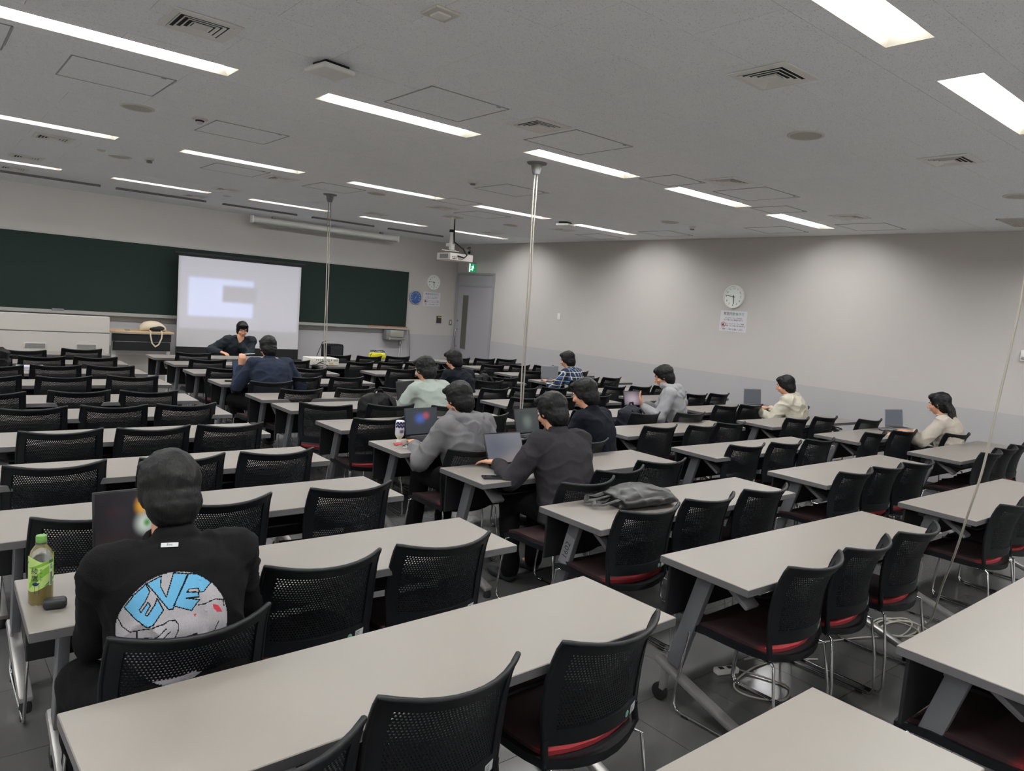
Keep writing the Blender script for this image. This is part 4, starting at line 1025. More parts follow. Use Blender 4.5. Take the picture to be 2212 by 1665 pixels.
def plaid_mat():
    M_ = bpy.data.materials.new('blue_plaid'); M_.use_nodes = True; nt = M_.node_tree; b = nt.nodes['Principled BSDF']; b.inputs['Roughness'].default_value = .9
    tc = N(nt, 'ShaderNodeTexCoord'); sp = N(nt, 'ShaderNodeSeparateXYZ'); nt.links.new(tc.outputs['Object'], sp.inputs[0])
    def wave(ax, f, lo):
        m1 = N(nt, 'ShaderNodeMath', operation='MULTIPLY'); nt.links.new(sp.outputs[ax], m1.inputs[0]); m1.inputs[1].default_value = f
        m2 = N(nt, 'ShaderNodeMath', operation='SINE'); nt.links.new(m1.outputs[0], m2.inputs[0])
        m3 = N(nt, 'ShaderNodeMath', operation='GREATER_THAN'); nt.links.new(m2.outputs[0], m3.inputs[0]); m3.inputs[1].default_value = lo; return m3.outputs[0]
    def mixc(fac, A, B, f=1.0):
        mx = N(nt, 'ShaderNodeMix', data_type='RGBA'); nt.links.new(fac, mx.inputs['Factor'])
        if isinstance(A, tuple): mx.inputs['A'].default_value = A
        else: nt.links.new(A, mx.inputs['A'])
        mx.inputs['B'].default_value = B; return mx.outputs['Result']
    c = mixc(wave('X', 95, .1), srgb((22, 32, 56)), srgb((48, 84, 136))); c = mixc(wave('Z', 95, .55), c, srgb((26, 40, 70)))
    c = mixc(wave('X', 97, .955), c, srgb((212, 208, 184))); c = mixc(wave('Z', 97, .955), c, srgb((212, 208, 184)))
    nt.links.new(c, b.inputs['Base Color']); return M_
plaid_m = plaid_mat()
def cpos(b, r, k): o = CHAIRS[b, r, k]; return o.location.x, o.location.y, o.rotation_euler[2]
DK = .742   # wrist height on a desk top

# P1 near man with the printed sweatshirt; positions below are where each head is
P1, P1c, P1b = person('person in black sweatshirt with round back print, seated at left, seen from behind', (.615, 2.32, 1.118), -.02, blk_cloth, trouser_m, lean=.13, wl=(-.06, .44, DK + .02), wr=(.11, .44, DK + .03), bulk=1.0, folds=.012, seed=2, pitch=.35, vox=.008,
    handl={'pole': (-.5, -.75, -.5)}, handr={'pole': (.6, -.65, -.5)}, kneel=(-.21, .28, .52), footl=(-.17, .42, .08))
P2 = person('person in charcoal knitted sweater and black trousers typing, seated at centre', (3.16, 3.37, 1.118), .05, wool_m, trouser_m, lean=.14, wl=(-.24, .42, DK + .02), wr=(.08, .46, DK + .02), bulk=1.10, hang=.06, folds=.012, seed=5, vox=.008, topname='sweater', pitch=.4,
    handl={'pole': (-.6, -.6, -.6), 'd': (-.25, 1, -.05)}, footl=(-.17, .30, .08), footr=(.10, .36, .08))
P3 = person('person in dark navy jacket leaning forward behind the charcoal sweater', (4.15, 4.06, 1.12), .25, navy_m, trouser_m, lean=.12, seed=8, topname='jacket', wl=(-.2, .42, DK), wr=(.1, .44, DK), pitch=.4)
P4 = person('person in grey hooded sweatshirt and dark trousers with hood down, centre', (2.985, 4.14, 1.087), .1, heather, trouser_m, lean=.12, hood=True, bulk=1.13, hang=.1, folds=.014, seed=11, wl=(-.20, .40, DK), wr=(.10, .42, DK), pitch=.45, handl={'pole': (-.6, -.5, -.6)})
P5 = person('person in pale mint long-sleeved shirt seen from behind', (3.80, 5.85, 1.105), .15, mint_m, navy_m, lean=.10, seed=14, topname='shirt', bulk=1.08, folds=.014, wl=(-.2, .40, DK), wr=(.1, .42, DK), pitch=.35, handl={'pole': (-.6, -.6, -.6)})
P6 = person('person in dark navy jacket beside the black backpack, far centre', (5.02, 7.12, 1.08), .2, navy_m, trouser_m, lean=.13, seed=17, topname='jacket', wl=(-.2, .42, DK), wr=(.05, .42, DK), pitch=.4)
P7 = person('person in blue plaid shirt at a laptop, far right of centre', (7.22, 7.46, 1.077), .3, plaid_m, trouser_m, lean=.13, seed=20, topname='shirt', wl=(-.10, .44, DK), wr=(.22, .38, DK), pitch=.3)
P8 = person('person in light grey hooded sweatshirt holding a tablet, turned left', (6.50, 5.16, 1.128), .6, heather2, trouser_m, lean=.10, hood=True, bulk=1.12, folds=.014, seed=23, wl=(-.20, .36, .80), wr=(.05, .40, .80), pitch=.45,
    handl={'pole': (-.5, -.5, -.6), 'd': (0, .4, 1), 'up': (0, 1, -.2)}, kneel=(-.24, .42, .58))
P9 = person('person in cream jacket with a laptop near the right wall', (8.30, 4.72, 1.071), .3, cream_m, trackgrey, lean=.10, seed=26, topname='jacket', bulk=1.14, folds=.02, wl=(-.16, .42, DK), wr=(.2, .38, DK), pitch=.3)
P10 = person('person with long dark hair in beige knitted sweater by the right wall', (8.45, 3.03, 1.095), .15, knit_m, trouser_m, lean=.10, seed=29, topname='sweater', bulk=1.06, long_hair=True, wl=(-.22, .44, DK), wr=(.12, .42, DK), pitch=.25, handl={'d': (-.7, .8, -.05), 'pole': (-.6, -.6, -.5)})
P11 = person('person in dark patterned jacket facing the room behind the front table', (3.97, 11.25, 1.088), PI - .15, camo_m, trouser_m, lean=.22, seed=32, topname='jacket', bulk=1.12, wl=(-.02, .33, .90), wr=(.26, .42, DK), pitch=.3, tilt=-.04,
    handl={'pole': (-.6, .1, -1), 'd': (.1, -.1, 1), 'up': (0, 1, .1), 'curl': 1.6}, handr={'pole': (.8, -.3, -.4), 'd': (-.5, .8, -.1)})
P12 = person('person in navy denim jacket raising a hand with a white pen', (3.02, 7.76, 1.115), -.05, denim_m, trouser_m, lean=.18, seed=35, topname='jacket', bulk=1.14, wl=(-.26, .32, .90), wr=(.32, .36, DK), pitch=.35,
    handl={'pole': (-.6, .0, -1), 'd': (.15, 0, 1), 'up': (-.2, -1, 0), 'curl': 1.1}, kneel=(-.33, .30, .54))

# ---- print and neck label on the near sweatshirt
def inside(p, poly):
    x, y = p; c = False; n = len(poly)
    for i in range(n):
        x1, y1 = poly[i]; x2, y2 = poly[i - 1]
        if (y1 > y) != (y2 > y) and x < (x2 - x1) * (y - y1) / (y2 - y1) + x1: c = not c
    return c
def dseg(p, a, b):
    ax, ay = a; bx, by = b; dx, dy = bx - ax, by - ay; t = max(0, min(1, ((p[0] - ax) * dx + (p[1] - ay) * dy) / (dx * dx + dy * dy + 1e-12)))
    return math.hypot(p[0] - ax - t * dx, p[1] - ay - t * dy)
def Z_(l): return [((x - 1127) / 360, (650 - y) / 360) for x, y in l]
BLUE = [Z_([(812, 487), (868, 408), (945, 347), (968, 395), (938, 455), (902, 505), (912, 522), (955, 462), (972, 482), (936, 540), (952, 545), (1000, 478), (1012, 440), (1052, 520), (985, 606), (945, 616), (880, 565)]),
        Z_([(950, 345), (1045, 305), (1037, 372), (1072, 442), (1095, 380), (1125, 293), (1218, 312), (1165, 410), (1112, 522), (1085, 520), (1010, 420)]),
        Z_([(1225, 312), (1300, 325), (1378, 392), (1318, 432), (1292, 432), (1285, 408), (1222, 408), (1208, 424), (1285, 432), (1288, 462), (1202, 462), (1290, 482), (1235, 548), (1118, 500)])]
RED = [Z_([(1382, 530), (1425, 548), (1450, 602), (1412, 590), (1385, 560)]), Z_([(1246, 572), (1266, 574), (1260, 595)])]
BLACK = [Z_([(1112, 745), (1180, 708), (1270, 696), (1278, 722), (1250, 770), (1195, 785)])]
LINES = [Z_(q) for q in ([(778, 568), (805, 625), (845, 645), (1050, 610)], [(888, 640), (888, 688)], [(770, 705), (980, 685)], [(1050, 610), (1085, 590), (1125, 592), (1145, 620), (1142, 660), (1105, 740)],
         [(915, 745), (1065, 640)], [(965, 765), (1090, 660)], [(835, 740), (870, 775), (905, 758), (930, 720)], [(905, 810), (960, 765), (1040, 755), (1100, 770)], [(1282, 515), (1400, 502), (1458, 518), (1462, 560)], [(1290, 740), (1330, 720), (1390, 712), (1420, 660)])]
LINES += [p + [p[0]] for p in BLUE]
RDISC = .141
PC = Vector((.583, 0, .80))
Mi = P1.matrix_world.inverted() if False else (T3(*P1.location) @ R3('Z', P1.rotation_euler[2])).inverted()
bvh = BVHTree.FromPolygons([v.co for v in P1c.data.vertices], [p.vertices for p in P1c.data.polygons])
dirv = (Mi.to_3x3() @ Vector((0.12, 1, 0.0))).normalized()
NG = 150; vt = {}
def hit(i, j):
    if (i, j) not in vt:
        u = -1 + 2 * i / NG; w = -1 + 2 * j / NG
        o_ = Mi @ Vector((PC.x + u * RDISC - .12 * .5, 1.65, PC.z + w * RDISC))
        h, n_, _, _ = bvh.ray_cast(o_, dirv); vt[i, j] = None if h is None else (h, n_)
    return vt[i, j]
layers = {'disc': [], 'blue': [], 'red': [], 'black': []}
for i in range(NG):
    for j in range(NG):
        u = -1 + 2 * (i + .5) / NG; w = -1 + 2 * (j + .5) / NG
        if u * u + w * w > 1: continue
        hs_ = [hit(i, j), hit(i + 1, j), hit(i + 1, j + 1), hit(i, j + 1)]
        if any(h is None for h in hs_): continue
        p = (u, w); k = 'disc'
        if any(dseg(p, l[q], l[q + 1]) < .0105 for l in LINES for q in range(len(l) - 1)): k = 'black'
        elif any(inside(p, b) for b in BLUE): k = 'blue'
        elif any(inside(p, b) for b in RED): k = 'red'
        elif any(inside(p, b) for b in BLACK): k = 'black'
        layers[k].append([h[0] + h[1] * .0022 for h in hs_])
pm = {'disc': mat('print_pale_grey', (150, 146, 150), .85, noise_s=120, noise_a=.2, stretch=(3, 3, .6)), 'blue': mat('print_blue', (86, 150, 186), .85, noise_s=200, noise_a=.06), 'red': mat('print_red', (170, 40, 52), .85), 'black': blk_cloth}
for k, nm_ in (('disc', 'round_print'), ('blue', 'lettering'), ('red', 'red_print_mark'), ('black', 'line_drawing')):
    g_ = G()
    for q in layers[k]: g_.add(q, [(0, 1, 2, 3)])
    o = g_.build(nm_, pm[k], P1)
    o['label'] = {'disc': 'pale grey round print', 'blue': 'blue letters EVE', 'red': 'small red diamonds', 'black': 'thin black drawn lines'}[k]
h, n_, _, _ = bvh.ray_cast(Mi @ Vector((.525, 1.7, 1.0)), dirv)
if h:
    LM = T3(*(h + n_ * .003))
    up_ = Vector((0, 0, 1)); up_ = (up_ - n_ * up_.dot(n_)).normalized(); rt = up_.cross(n_)
    for i in range(3): LM[i][0] = rt[i]; LM[i][1] = up_[i]; LM[i][2] = n_[i]
    lb = G().rbox((0, 0, 0), (.046, .015, .002), .0008, 1, LM).build('neck_label', mat('white_sticker', (188, 190, 190), .5), P1)
    v, f = text_mesh('Eve', .011); G().add(v, f, 0, LM @ T3(0, 0, .0013)).build('label_text', print_m, lb)

# ------------------------------------------------------------------ things on the desks
TZ = .72
def bottle_label(g_, v, f, r, a0, z0, c):
    g_.add([(c[0] + r * math.sin(a0 + x / r), c[1] - r * math.cos(a0 + x / r), c[2] + z0 + y) for x, y, _ in v], f)
def bottle_tea(x, y, rz):
    t = thing('tea_bottle', 'green tea bottle with green cap on the near-left desk corner', 'bottle', (x, y, TZ), rz)
    R = .0335
    pet = mat('clear_pet', (235, 240, 232), .08, trans=.95, spec=.5)
    G().lathe([(R - .004, 0), (R, .006), (R, .135), (R - .001, .15), (R - .006, .17), (R - .018, .188), (.0125, .196), (.0125, .205)], 40).build('bottle_body', pet, t, smooth=50)
    G().lathe([(R - .005, .002), (R - .0015, .007), (R - .0015, .125), (R - .0015, .1251)], 40).build('tea', mat('green_tea', (186, 158, 62), .2, trans=.25), t, smooth=50)
    G().lathe([(.0145, .196), (.0152, .198), (.0152, .214), (.014, .217), (0, .217)], 28).build('cap', mat('green_cap', (100, 146, 74), .45), t, smooth=40)
    G().lathe([(.0165, .190), (.0165, .193), (.0125, .194)], 28).build('neck_ring', pet, t, smooth=40)
    # printed film sleeve
    def sleeve(name, a0, a1, z0, z1, m_, rr=.0006, fn=None):
        g_ = G(); n = 20; vs = []
        for j in range(9):
            for i in range(n + 1):
                a = a0 + (a1 - a0) * i / n; z = z0 + (z1 - z0) * j / 8
                if fn: z = fn(a, j / 8)
                vs.append(((R + rr) * math.sin(a), -(R + rr) * math.cos(a), z))
        g_.add(vs, [(j * (n + 1) + i, j * (n + 1) + i + 1, (j + 1) * (n + 1) + i + 1, (j + 1) * (n + 1) + i) for j in range(8) for i in range(n)])
        return g_.build(name, m_, t, smooth=60)
    lt = mat('pale_green_film', (176, 204, 118), .35); md_ = mat('mid_green_film', (120, 172, 66), .35); dk = mat('dark_green_film', (58, 118, 48), .35)
    sleeve('label_sleeve', -1.9, 1.9, .055, .148, lt, .0005, lambda a, q: .058 + .012 * math.sin(a * 1.5) + (.148 - .058 - .01 * math.sin(a * 2 + 1) - .012 * math.sin(a * 1.5)) * q)
    sleeve('label_swirl', -1.2, 1.7, .1, .13, md_, .0008, lambda a, q: .075 + .03 * math.sin(a * 1.1 + .6) + (.012 + .012 * math.cos(a)) * q)
    sleeve('label_swirl', -1.5, 1.5, .1, .13, md_, .0008, lambda a, q: .128 + .008 * math.sin(a * 1.4) + (.006 + .004 * math.cos(a * 2)) * q)
    sleeve('label_leaf', .1, 1.9, .1, .13, dk, .0011, lambda a, q: .062 + .03 * (a - .1) / 1.8 + .010 * math.sin((a - .1) / 1.8 * PI) * q)
    sleeve('label_leaf', -1.9, -1.3, .1, .13, dk, .0011, lambda a, q: .135 + .006 * q)
    sleeve('label_panel', .55, .92, .062, .136, mat('label_panel_white', (196, 214, 176), .4), .0014); sleeve('label_panel_header', .52, .95, .134, .144, dk, .0018)
    tx = G(); v, f = text_mesh('綾', .022); bottle_label(tx, v, f, R + .0016, -.62, .112, (0, 0, 0)); v, f = text_mesh('鷹', .022); bottle_label(tx, v, f, R + .0016, -.62, .089, (0, 0, 0))
    for k, ch in enumerate('あやたか'):
        v, f = text_mesh(ch, .008); bottle_label(tx, v, f, R + .0016, -.12, .116 - .0105 * k, (0, 0, 0))
    for k, ch in enumerate('綾鷹'):
        v, f = text_mesh(ch, .0085); bottle_label(tx, v, f, R + .0022, .73, .127 - .009 * k, (0, 0, 0))
    for c_ in range(3):
        for k in range(16): 
            a = .64 + .09 * c_; z = .104 - .0026 * k; r = R + .002; tx.box((r * math.sin(a), -r * math.cos(a), z), (.0012, .0012, .0016))
    for c_ in range(2):
        for k in range(10): 
            a = -.62 + .35 * c_; z = .066 - .0028 * k; r = R + .001; tx.box((r * math.sin(a), -r * math.cos(a), z), (.0012, .0012, .0016))
    tx.build('label_text', print_m, t)
    tp = G(); poly = [(-.010, .004), (-.006, .008), (-.001, .0095), (.001, .011), (.003, .0095), (.006, .007), (.012, .0085), (.008, .001), (.003, -.002), (-.004, -.002), (-.008, .001)]
    n_ = len(poly); bottle_label(tp, [(a, b, 0) for a, b in poly], [tuple(range(n_))], R + .0016, -.55, .068, (0, 0, 0)); tp.build('teapot_mark', mat('ink_blue', (34, 38, 84), .6), t)
bottle_tea(.322, 2.60, .0)
t = thing('earbud_case', 'black rounded earbud case in front of the tea bottle', 'case', (.352, 2.535, TZ), -.15)
G().rbox((0, 0, .0165), (.064, .04, .033), .0125, 5).build('case_body', mat('matte_black', (26, 26, 29), .5), t, smooth=60)
G().rbox((0, 0, .0185), (.0646, .0406, .0008), .0003, 1).build('lid_seam', dark_m, t)
def screen_img(name, base, blobs):
    M_ = bpy.data.materials.new(name); M_.use_nodes = True; nt = M_.node_tree; b = nt.nodes['Principled BSDF']; b.inputs['Roughness'].default_value = .3; b.inputs['Base Color'].default_value = (.01, .01, .012, 1)
    tc = N(nt, 'ShaderNodeTexCoord'); cur = None
    for (cx, cz, rx, rz_, col) in blobs:
        mp = N(nt, 'ShaderNodeMapping', vector_type='POINT'); mp.inputs['Location'].default_value = (-cx / rx, 0, -cz / rz_); mp.inputs['Scale'].default_value = (1 / rx, 0, 1 / rz_)
        nt.links.new(tc.outputs['Object'], mp.inputs['Vector']); ln = N(nt, 'ShaderNodeVectorMath', operation='LENGTH'); nt.links.new(mp.outputs['Vector'], ln.inputs[0])
        mr = N(nt, 'ShaderNodeMapRange', interpolation_type='SMOOTHSTEP'); mr.inputs['From Min'].default_value = 1.7; mr.inputs['From Max'].default_value = .1; nt.links.new(ln.outputs['Value'], mr.inputs['Value'])
        mx = N(nt, 'ShaderNodeMix', data_type='RGBA'); nt.links.new(mr.outputs['Result'], mx.inputs['Factor']); mx.inputs['B'].default_value = srgb(col)
        if cur is None: mx.inputs['A'].default_value = srgb(base)
        else: nt.links.new(cur, mx.inputs['A'])
        cur = mx.outputs['Result']
    if cur is None: b.inputs['Emission Color'].default_value = srgb(base)
    else: nt.links.new(cur, b.inputs['Emission Color'])
    b.inputs['Emission Strength'].default_value = 1.0
    return M_
def laptop(lab, x, y, rz, w=.31, d=.22, tilt=.35, base=(70, 74, 84), blobs=(), col=None, z=TZ, nm='laptop', sh=None):
    body = col or mat('laptop_black', (22, 22, 25), .4); sh = sh or d
    t = thing(nm, lab, 'laptop', (x, y, z), rz)      # origin at the middle of the hinge, keyboard towards -y
    G().rbox((0, -d / 2, .008), (w, d, .014), .004, 2).build('base', body, t, smooth=30)
    kb = G()
    for r in range(5):
        for c in range(13): kb.bb((-w * .44 + c * w * .068, -.03 - r * .018, .015), (-w * .44 + c * w * .068 + w * .058, -.03 - r * .018 + .0145, .0163))
    kb.build('keyboard', mat('key_caps', (38, 38, 42), .6), t); G().bb((-.05, -d + .012, .0151), (.05, -d + .072, .0157)).build('touchpad', mat('touchpad_grey', (60, 61, 66), .4), t)
    S = T3(0, 0, .014) @ R3('X', -tilt)
    ld = thing('lid', None, None) if False else None
    g_ = G().rbox((0, .003, sh / 2), (w, .006, sh), .0025, 2); o = g_.build('lid', body, t, smooth=30); o.matrix_local = S
    p = G().bb((-w / 2 + .008, -.0012, .014), (w / 2 - .008, .0001, sh - .008)).build('display', screen_img('display_image', base, blobs), o)
    G().tube([(-w * .35, 0, .012), (w * .35, 0, .012)], .006, 8).build('hinge', body, t, smooth=50)
    return t
silver = mat('laptop_silver', (150, 150, 152), .35, .6)
laptop('black laptop with dark page and orange patch before the black sweatshirt', .675, 2.86, .05, .33, .23, .12, (16, 14, 18), [(-.085, .17, .03, .02, (56, 22, 26)), (-.07, .14, .04, .05, (28, 25, 30)), (.0, .185, .022, .03, (214, 150, 40)), (.01, .12, .03, .035, (190, 200, 190)), (.015, .12, .012, .015, (70, 130, 60))], sh=.25)
laptop('black laptop with blank blue-grey screen before the charcoal sweater', 3.03, 3.60, -.02, .31, .21, .42, (92, 94, 104), [(.06, .04, .12, .05, (120, 112, 112)), (-.05, .12, .1, .06, (84, 88, 100))], sh=.215)
laptop('slim dark laptop with green-grey screen before the navy jacket', 3.94, 4.45, .15, .30, .21, .25, (52, 58, 58), [(0, .1, .05, .05, (92, 104, 98))], sh=.21)
laptop('black laptop with red and blue patch before the grey hooded sweatshirt', 3.02, 4.63, .08, .31, .21, .15, (44, 50, 58), [(-.01, .13, .045, .035, (64, 92, 170)), (.045, .15, .03, .025, (160, 70, 84))], sh=.21)
laptop('black laptop seen beside the mint shirt', 3.86, 6.22, .35, .29, .2, .2, (12, 13, 17), [], sh=.21)
laptop('silver laptop with grey screen before the plaid shirt', 7.40, 7.98, -.25, .29, .2, .15, (98, 100, 104), [], silver, sh=.2)
laptop('silver laptop with dark grey screen before the cream jacket', 8.66, 5.36, -.3, .29, .2, .15, (74, 78, 84), [], silver, sh=.2)
laptop('silver laptop with dark grey screen before the beige sweater', 8.82, 3.6, -.25, .30, .2, .18, (80, 85, 92), [], silver, sh=.2)
laptop('dark laptop with blurred figure on screen before the denim jacket', 2.90, 8.06, .05, .29, .2, .12, (54, 64, 86), [(-.06, .13, .03, .03, (106, 78, 108)), (.0, .10, .04, .05, (28, 26, 36)), (.0, .15, .03, .025, (122, 100, 96))], sh=.21)
t = thing('tablet', 'black tablet with pinkish screen held up by the light grey hoodie', 'tablet', (6.14, 5.26, .85), -.2)
TM = R3('X', -.3); o = G().rbox((0, 0, .02), (.25, .008, .165), .003, 2, TM).build('tablet_body', mat('laptop_black', (22, 22, 25), .4), t, smooth=30)
G().bb((-.115, -.0052, -.053), (.115, -.0042, .093), M4=TM).build('display', screen_img('tablet_image', (84, 80, 86), [(0, .01, .09, .055, (166, 148, 162))]), t)
def phone(lab, x, y, rz, m_=None, z=TZ):
    t = thing('smartphone', lab, 'phone', (x, y, z), rz); G().rbox((0, 0, .005), (.073, .152, .009), .004, 3).build('phone_body', dark_m, t, smooth=40)
    G().rbox((0, 0, .0097), (.067, .145, .0008), .0003, 1).build('phone_glass', mat('phone_glass', (14, 15, 18), .06), t)
phone('black phone lying beside the charcoal sweater laptop', 2.745, 3.375, 1.15)
phone('black phone lying on the desk of the denim jacket', 2.71, 7.93, 1.3)
phone('black flat phone under the hand of the beige sweater', 8.40, 3.50, .9)
tag(G().tube([(0, 0, 0), (.14, .02, .01)], .005, 10).build('white_pen', white_m, smooth=50, loc=(2.80, 7.90, 1.02)), 'white pen held up by the person in denim jacket', 'pen')
# drink bottle standing upside down, candy wrapper, earphones
t = thing('drink_bottle', 'small white and blue drink bottle standing on its cap', 'bottle', (2.745, 4.50, TZ))
G().lathe([(.016, 0), (.0165, .002), (.0165, .022), (.015, .024)], 24).build('cap', white_m, t, smooth=40)
G().lathe([(.013, .024), (.014, .03), (.026, .045), (.031, .055), (.031, .058)], 28).build('bottle_shoulder', mat('milky_drink', (205, 208, 188), .3), t, smooth=50)
G().lathe([(.031, .058), (.0325, .066), (.0325, .15), (.031, .158), (.028, .161), (0, .159)], 28).build('label_sleeve', mat('white_film', (205, 205, 214), .35), t, smooth=50)
dots = G(); ib = mat('ink_blue', (34, 38, 84), .6); random.seed(3)
for k in range(16):
    a = -1.4 + .35 * (k % 8); z = .118 + .022 * (k // 8) + (.008 if k % 2 else 0); v, f = [(.010 * math.cos(q * PI / 5), .008 * math.sin(q * PI / 5), 0) for q in range(10)], [tuple(range(10))]
    bottle_label(dots, v, f, .0331, a, z, (0, 0, 0))
dots.build('blue_spots', ib, t); tx = G()
for k, ch in enumerate('乳飲'):
    pass
for k in range(4): tx.add([((.0334) * math.sin(-.5 + .25 * k + a), -(.0334) * math.cos(-.5 + .25 * k + a), z) for a, z in ((0, .074), (.17, .074), (.17, .096), (0, .096))], [(0, 1, 2, 3)])
tx.build('blue_lettering', ib, t)
t = thing('candy_wrapper', 'small torn red sweet wrapper on the desk beside the drink bottle', 'wrapper', (2.70, 4.435, TZ), .4)
wg = G(); random.seed(4); nx, ny = 9, 5
vs = [((i - 4) * .011, (j - 2) * .012, .002 + random.random() * .012) for j in range(ny) for i in range(nx)]; wg.add(vs, [(j * nx + i, j * nx + i + 1, (j + 1) * nx + i + 1, (j + 1) * nx + i) for j in range(ny - 1) for i in range(nx - 1) if random.random() > .12])
wg.build('wrapper_foil', mat('red_foil', (176, 42, 40), .35, noise_s=60, noise_a=.4), t)
t = thing('earphones', 'coiled white and black earphone cord on the desk by grey sleeve', 'earphones', (2.735, 4.325, TZ), .3)
pts = [(.05 * math.cos(a * .5) * (1 - .0 * a) + .012 * math.sin(a * 1.3), .03 * math.sin(a * .5) + .006 * math.cos(a), .006 + .004 * math.sin(a * .9) + .003) for a in [q * .35 for q in range(70)]]
G().tube(pts, .0035, 6).build('cord', white_m, t, smooth=50); G().tube([(p[0] * 1.15 - .01, p[1] * .8 + .01, p[2] + .006) for p in pts[:40]], .003, 6).build('dark_cord', dark_m, t, smooth=50)
for k, (a, b) in enumerate(((.03, .02), (-.02, .0))): G().rbox((a, b, .02), (.02, .014, .014), .005, 3).build('earbud', dark_m if k else white_m, t, smooth=50)

# bags
bag_strap = mat('black_strap', (14, 14, 15), .5, noise_s=30, noise_a=.1)
leather = mat('grey_black_leather', (26, 25, 26), .42, noise_s=9, noise_a=.35, bump=.35, bump_s=60)
t = thing('leather_bag', 'dark leather tote bag lying flat on the second middle desk', 'bag', (3.165, 2.60, TZ), -.08)
gb = G(); rings = []
for i in range(15):
    a = i / 14; x = -.2 + .44 * a; wd = .115 + .045 * math.sin(PI * a) ** .8 - (.10 * max(0, a - .86) / .14); h = .05 + .055 * math.sin(PI * (a * .9 + .08))
    rings.append([(x + .01 * math.sin(q), wd * math.cos(2 * PI * q / 26), max(.002, h * .5 + h * .5 * math.sin(2 * PI * q / 26))) for q in range(26)])
gb.loft(rings); bo = remesh(gb, 'bag_body', leather, t, .007, 3, .008, 11, 5)
for v_ in bo.data.vertices:
    if v_.co.z < .001: v_.co.z = .001
for k in (0, 1):
    pts = [(-.19, -.05 + .08 * k, .05), (-.25, -.07 + .08 * k, .05 - .02 * k), (-.31, -.05 + .09 * k, .03), (-.335, .0 + .06 * k, .022), (-.30, .04 + .06 * k, .03 + .02 * k), (-.25, .03 + .05 * k, .045), (-.19, .02 + .06 * k, .055)]
    sm = []
    for i in range(len(pts) - 1):
        for q in range(4): sm.append(Vector(pts[i]).lerp(Vector(pts[i + 1]), q / 4))
    sm.append(Vector(pts[-1])); G().tube(sm, .014, 8, flat=(.3, 1)).build('handle', bag_strap, t, smooth=60)
def backpack(lab, x, y, z, rz, m_, w=.30, h=.42, d=.17, lie=False):
    t = thing('backpack', lab, 'backpack', (x, y, z), rz)
    g_ = G(); rings = []
    for i in range(12):
        a = i / 11; s_ = (1 - abs(2 * a - 1) ** 4) ** .35 if 0 < a < 1 else .35
        rings.append([(w / 2 * s_ * math.copysign(abs(math.cos(q)) ** .7, math.cos(q)), d / 2 * s_ * math.copysign(abs(math.sin(q)) ** .7, math.sin(q)), h * a) for q in [2 * PI * k / 24 for k in range(24)]])
    g_.loft(rings); remesh(g_, 'bag_body', m_, t, .011, 3, .012, 10, x)
    g_ = G(); g_.rbox((0, d / 2 + .02, h * .36), (w * .72, .07, h * .48), .03, 4); remesh(g_, 'front_pocket', m_, t, .011, 2, .006, 12, 2)
    for s in (-1, 1):
        G().tube([(s * w * .22, -d * .36, h * .93), (s * w * .26, -d * .62, h * .8), (s * w * .28, -d * .66, h * .5), (s * w * .3, -d * .52, h * .15)], .028, 10, flat=(.3, 1)).build('shoulder_strap', m_, t, smooth=60)
    G().tube([(-.05, 0, h * .97), (-.03, 0, h + .03), (.03, 0, h + .03), (.05, 0, h * .97)], .01, 8).build('grab_handle', m_, t, smooth=60)
    G().tube([(-w * .42, -d * .12, h * .6), (-w * .38, -d * .12, h * .85), (-w * .15, -d * .12, h * .985), (w * .15, -d * .12, h * .985), (w * .38, -d * .12, h * .85), (w * .42, -d * .12, h * .6)], .005, 6).build('zip', grey_m, t, smooth=50)
    return t
bp_navy = fabric('navy_nylon', (16, 19, 30), .1, 300, .6); bp_blk = fabric('black_nylon', (13, 13, 15), .15, 300, .6)
backpack('navy backpack on the chair beside the light grey hoodie', 5.70, 4.90, .455, .25, bp_navy, .34, .40, .2)
backpack('black backpack on the chair left of the mint shirt', 3.31, 5.83, .455, 0, bp_blk, .38, .43, .2)
backpack('black backpack on the far chair right of the navy jacket', 5.67, 7.36, .455, .2, bp_blk, .28, .43, .17)
# left edge: dark coat and white booklets on the ninth/tenth desk
t = thing('folded_coat', 'dark coat heaped on the desk at the left picture edge', 'coat', (.66, 8.86, TZ))
gb = G(); gb.ball((0, 0, .09), (.16, .12, .09), 20); gb.ball((.05, -.02, .17), (.1, .09, .07), 16); gb.ball((-.08, .03, .15), (.09, .08, .06), 16); co_ = remesh(gb, 'coat_body', bp_blk, t, .011, 2, .02, 12, 8)
for k in range(3): tag(G().rbox((.99 + .004 * k, 8.97, TZ + .007 + .013 * k), (.24, .17, .012), .002, 1).build('booklet', mat('lavender_paper', (186, 184, 196), .7)), 'white booklet in the stack beside the heaped coat, %s one' % ['bottom', 'middle', 'top'][k], 'booklet', 'booklets stacked by the coat')

# old white projector, black speaker and yellow bag on the front desks
t = thing('old_projector', 'bulky white projector lying on a desk at the front', 'projector', (4.58, 9.77, TZ))
G().rbox((0, 0, .055), (.42, .30, .10), .008, 2).build('housing', mat('aged_white', (206, 203, 194), .5), t, smooth=30)
pp = G(); random.seed(9)
for k in range(9): pp.bb((-.14 + .028 * k, -.1515, .078), (-.14 + .028 * k + random.uniform(.008, .02), -.149, .09))
for k in range(3): pp.bb((-.06 + .05 * k, -.1515, .058), (-.03 + .05 * k, -.149, .066))
pp.build('connector', dark_m, t); G().bb((.06, -.152, .02), (.12, -.1495, .045)).build('yellow_label', mat('yellow_label', (190, 165, 90), .6), t)
for k in range(3):
    for j in range(2): G().bb((.125 + .024 * k, -.152, .066 + .014 * j), (.142 + .024 * k, -.1495, .077 + .014 * j)).build('vent_slot', grey_m, t)
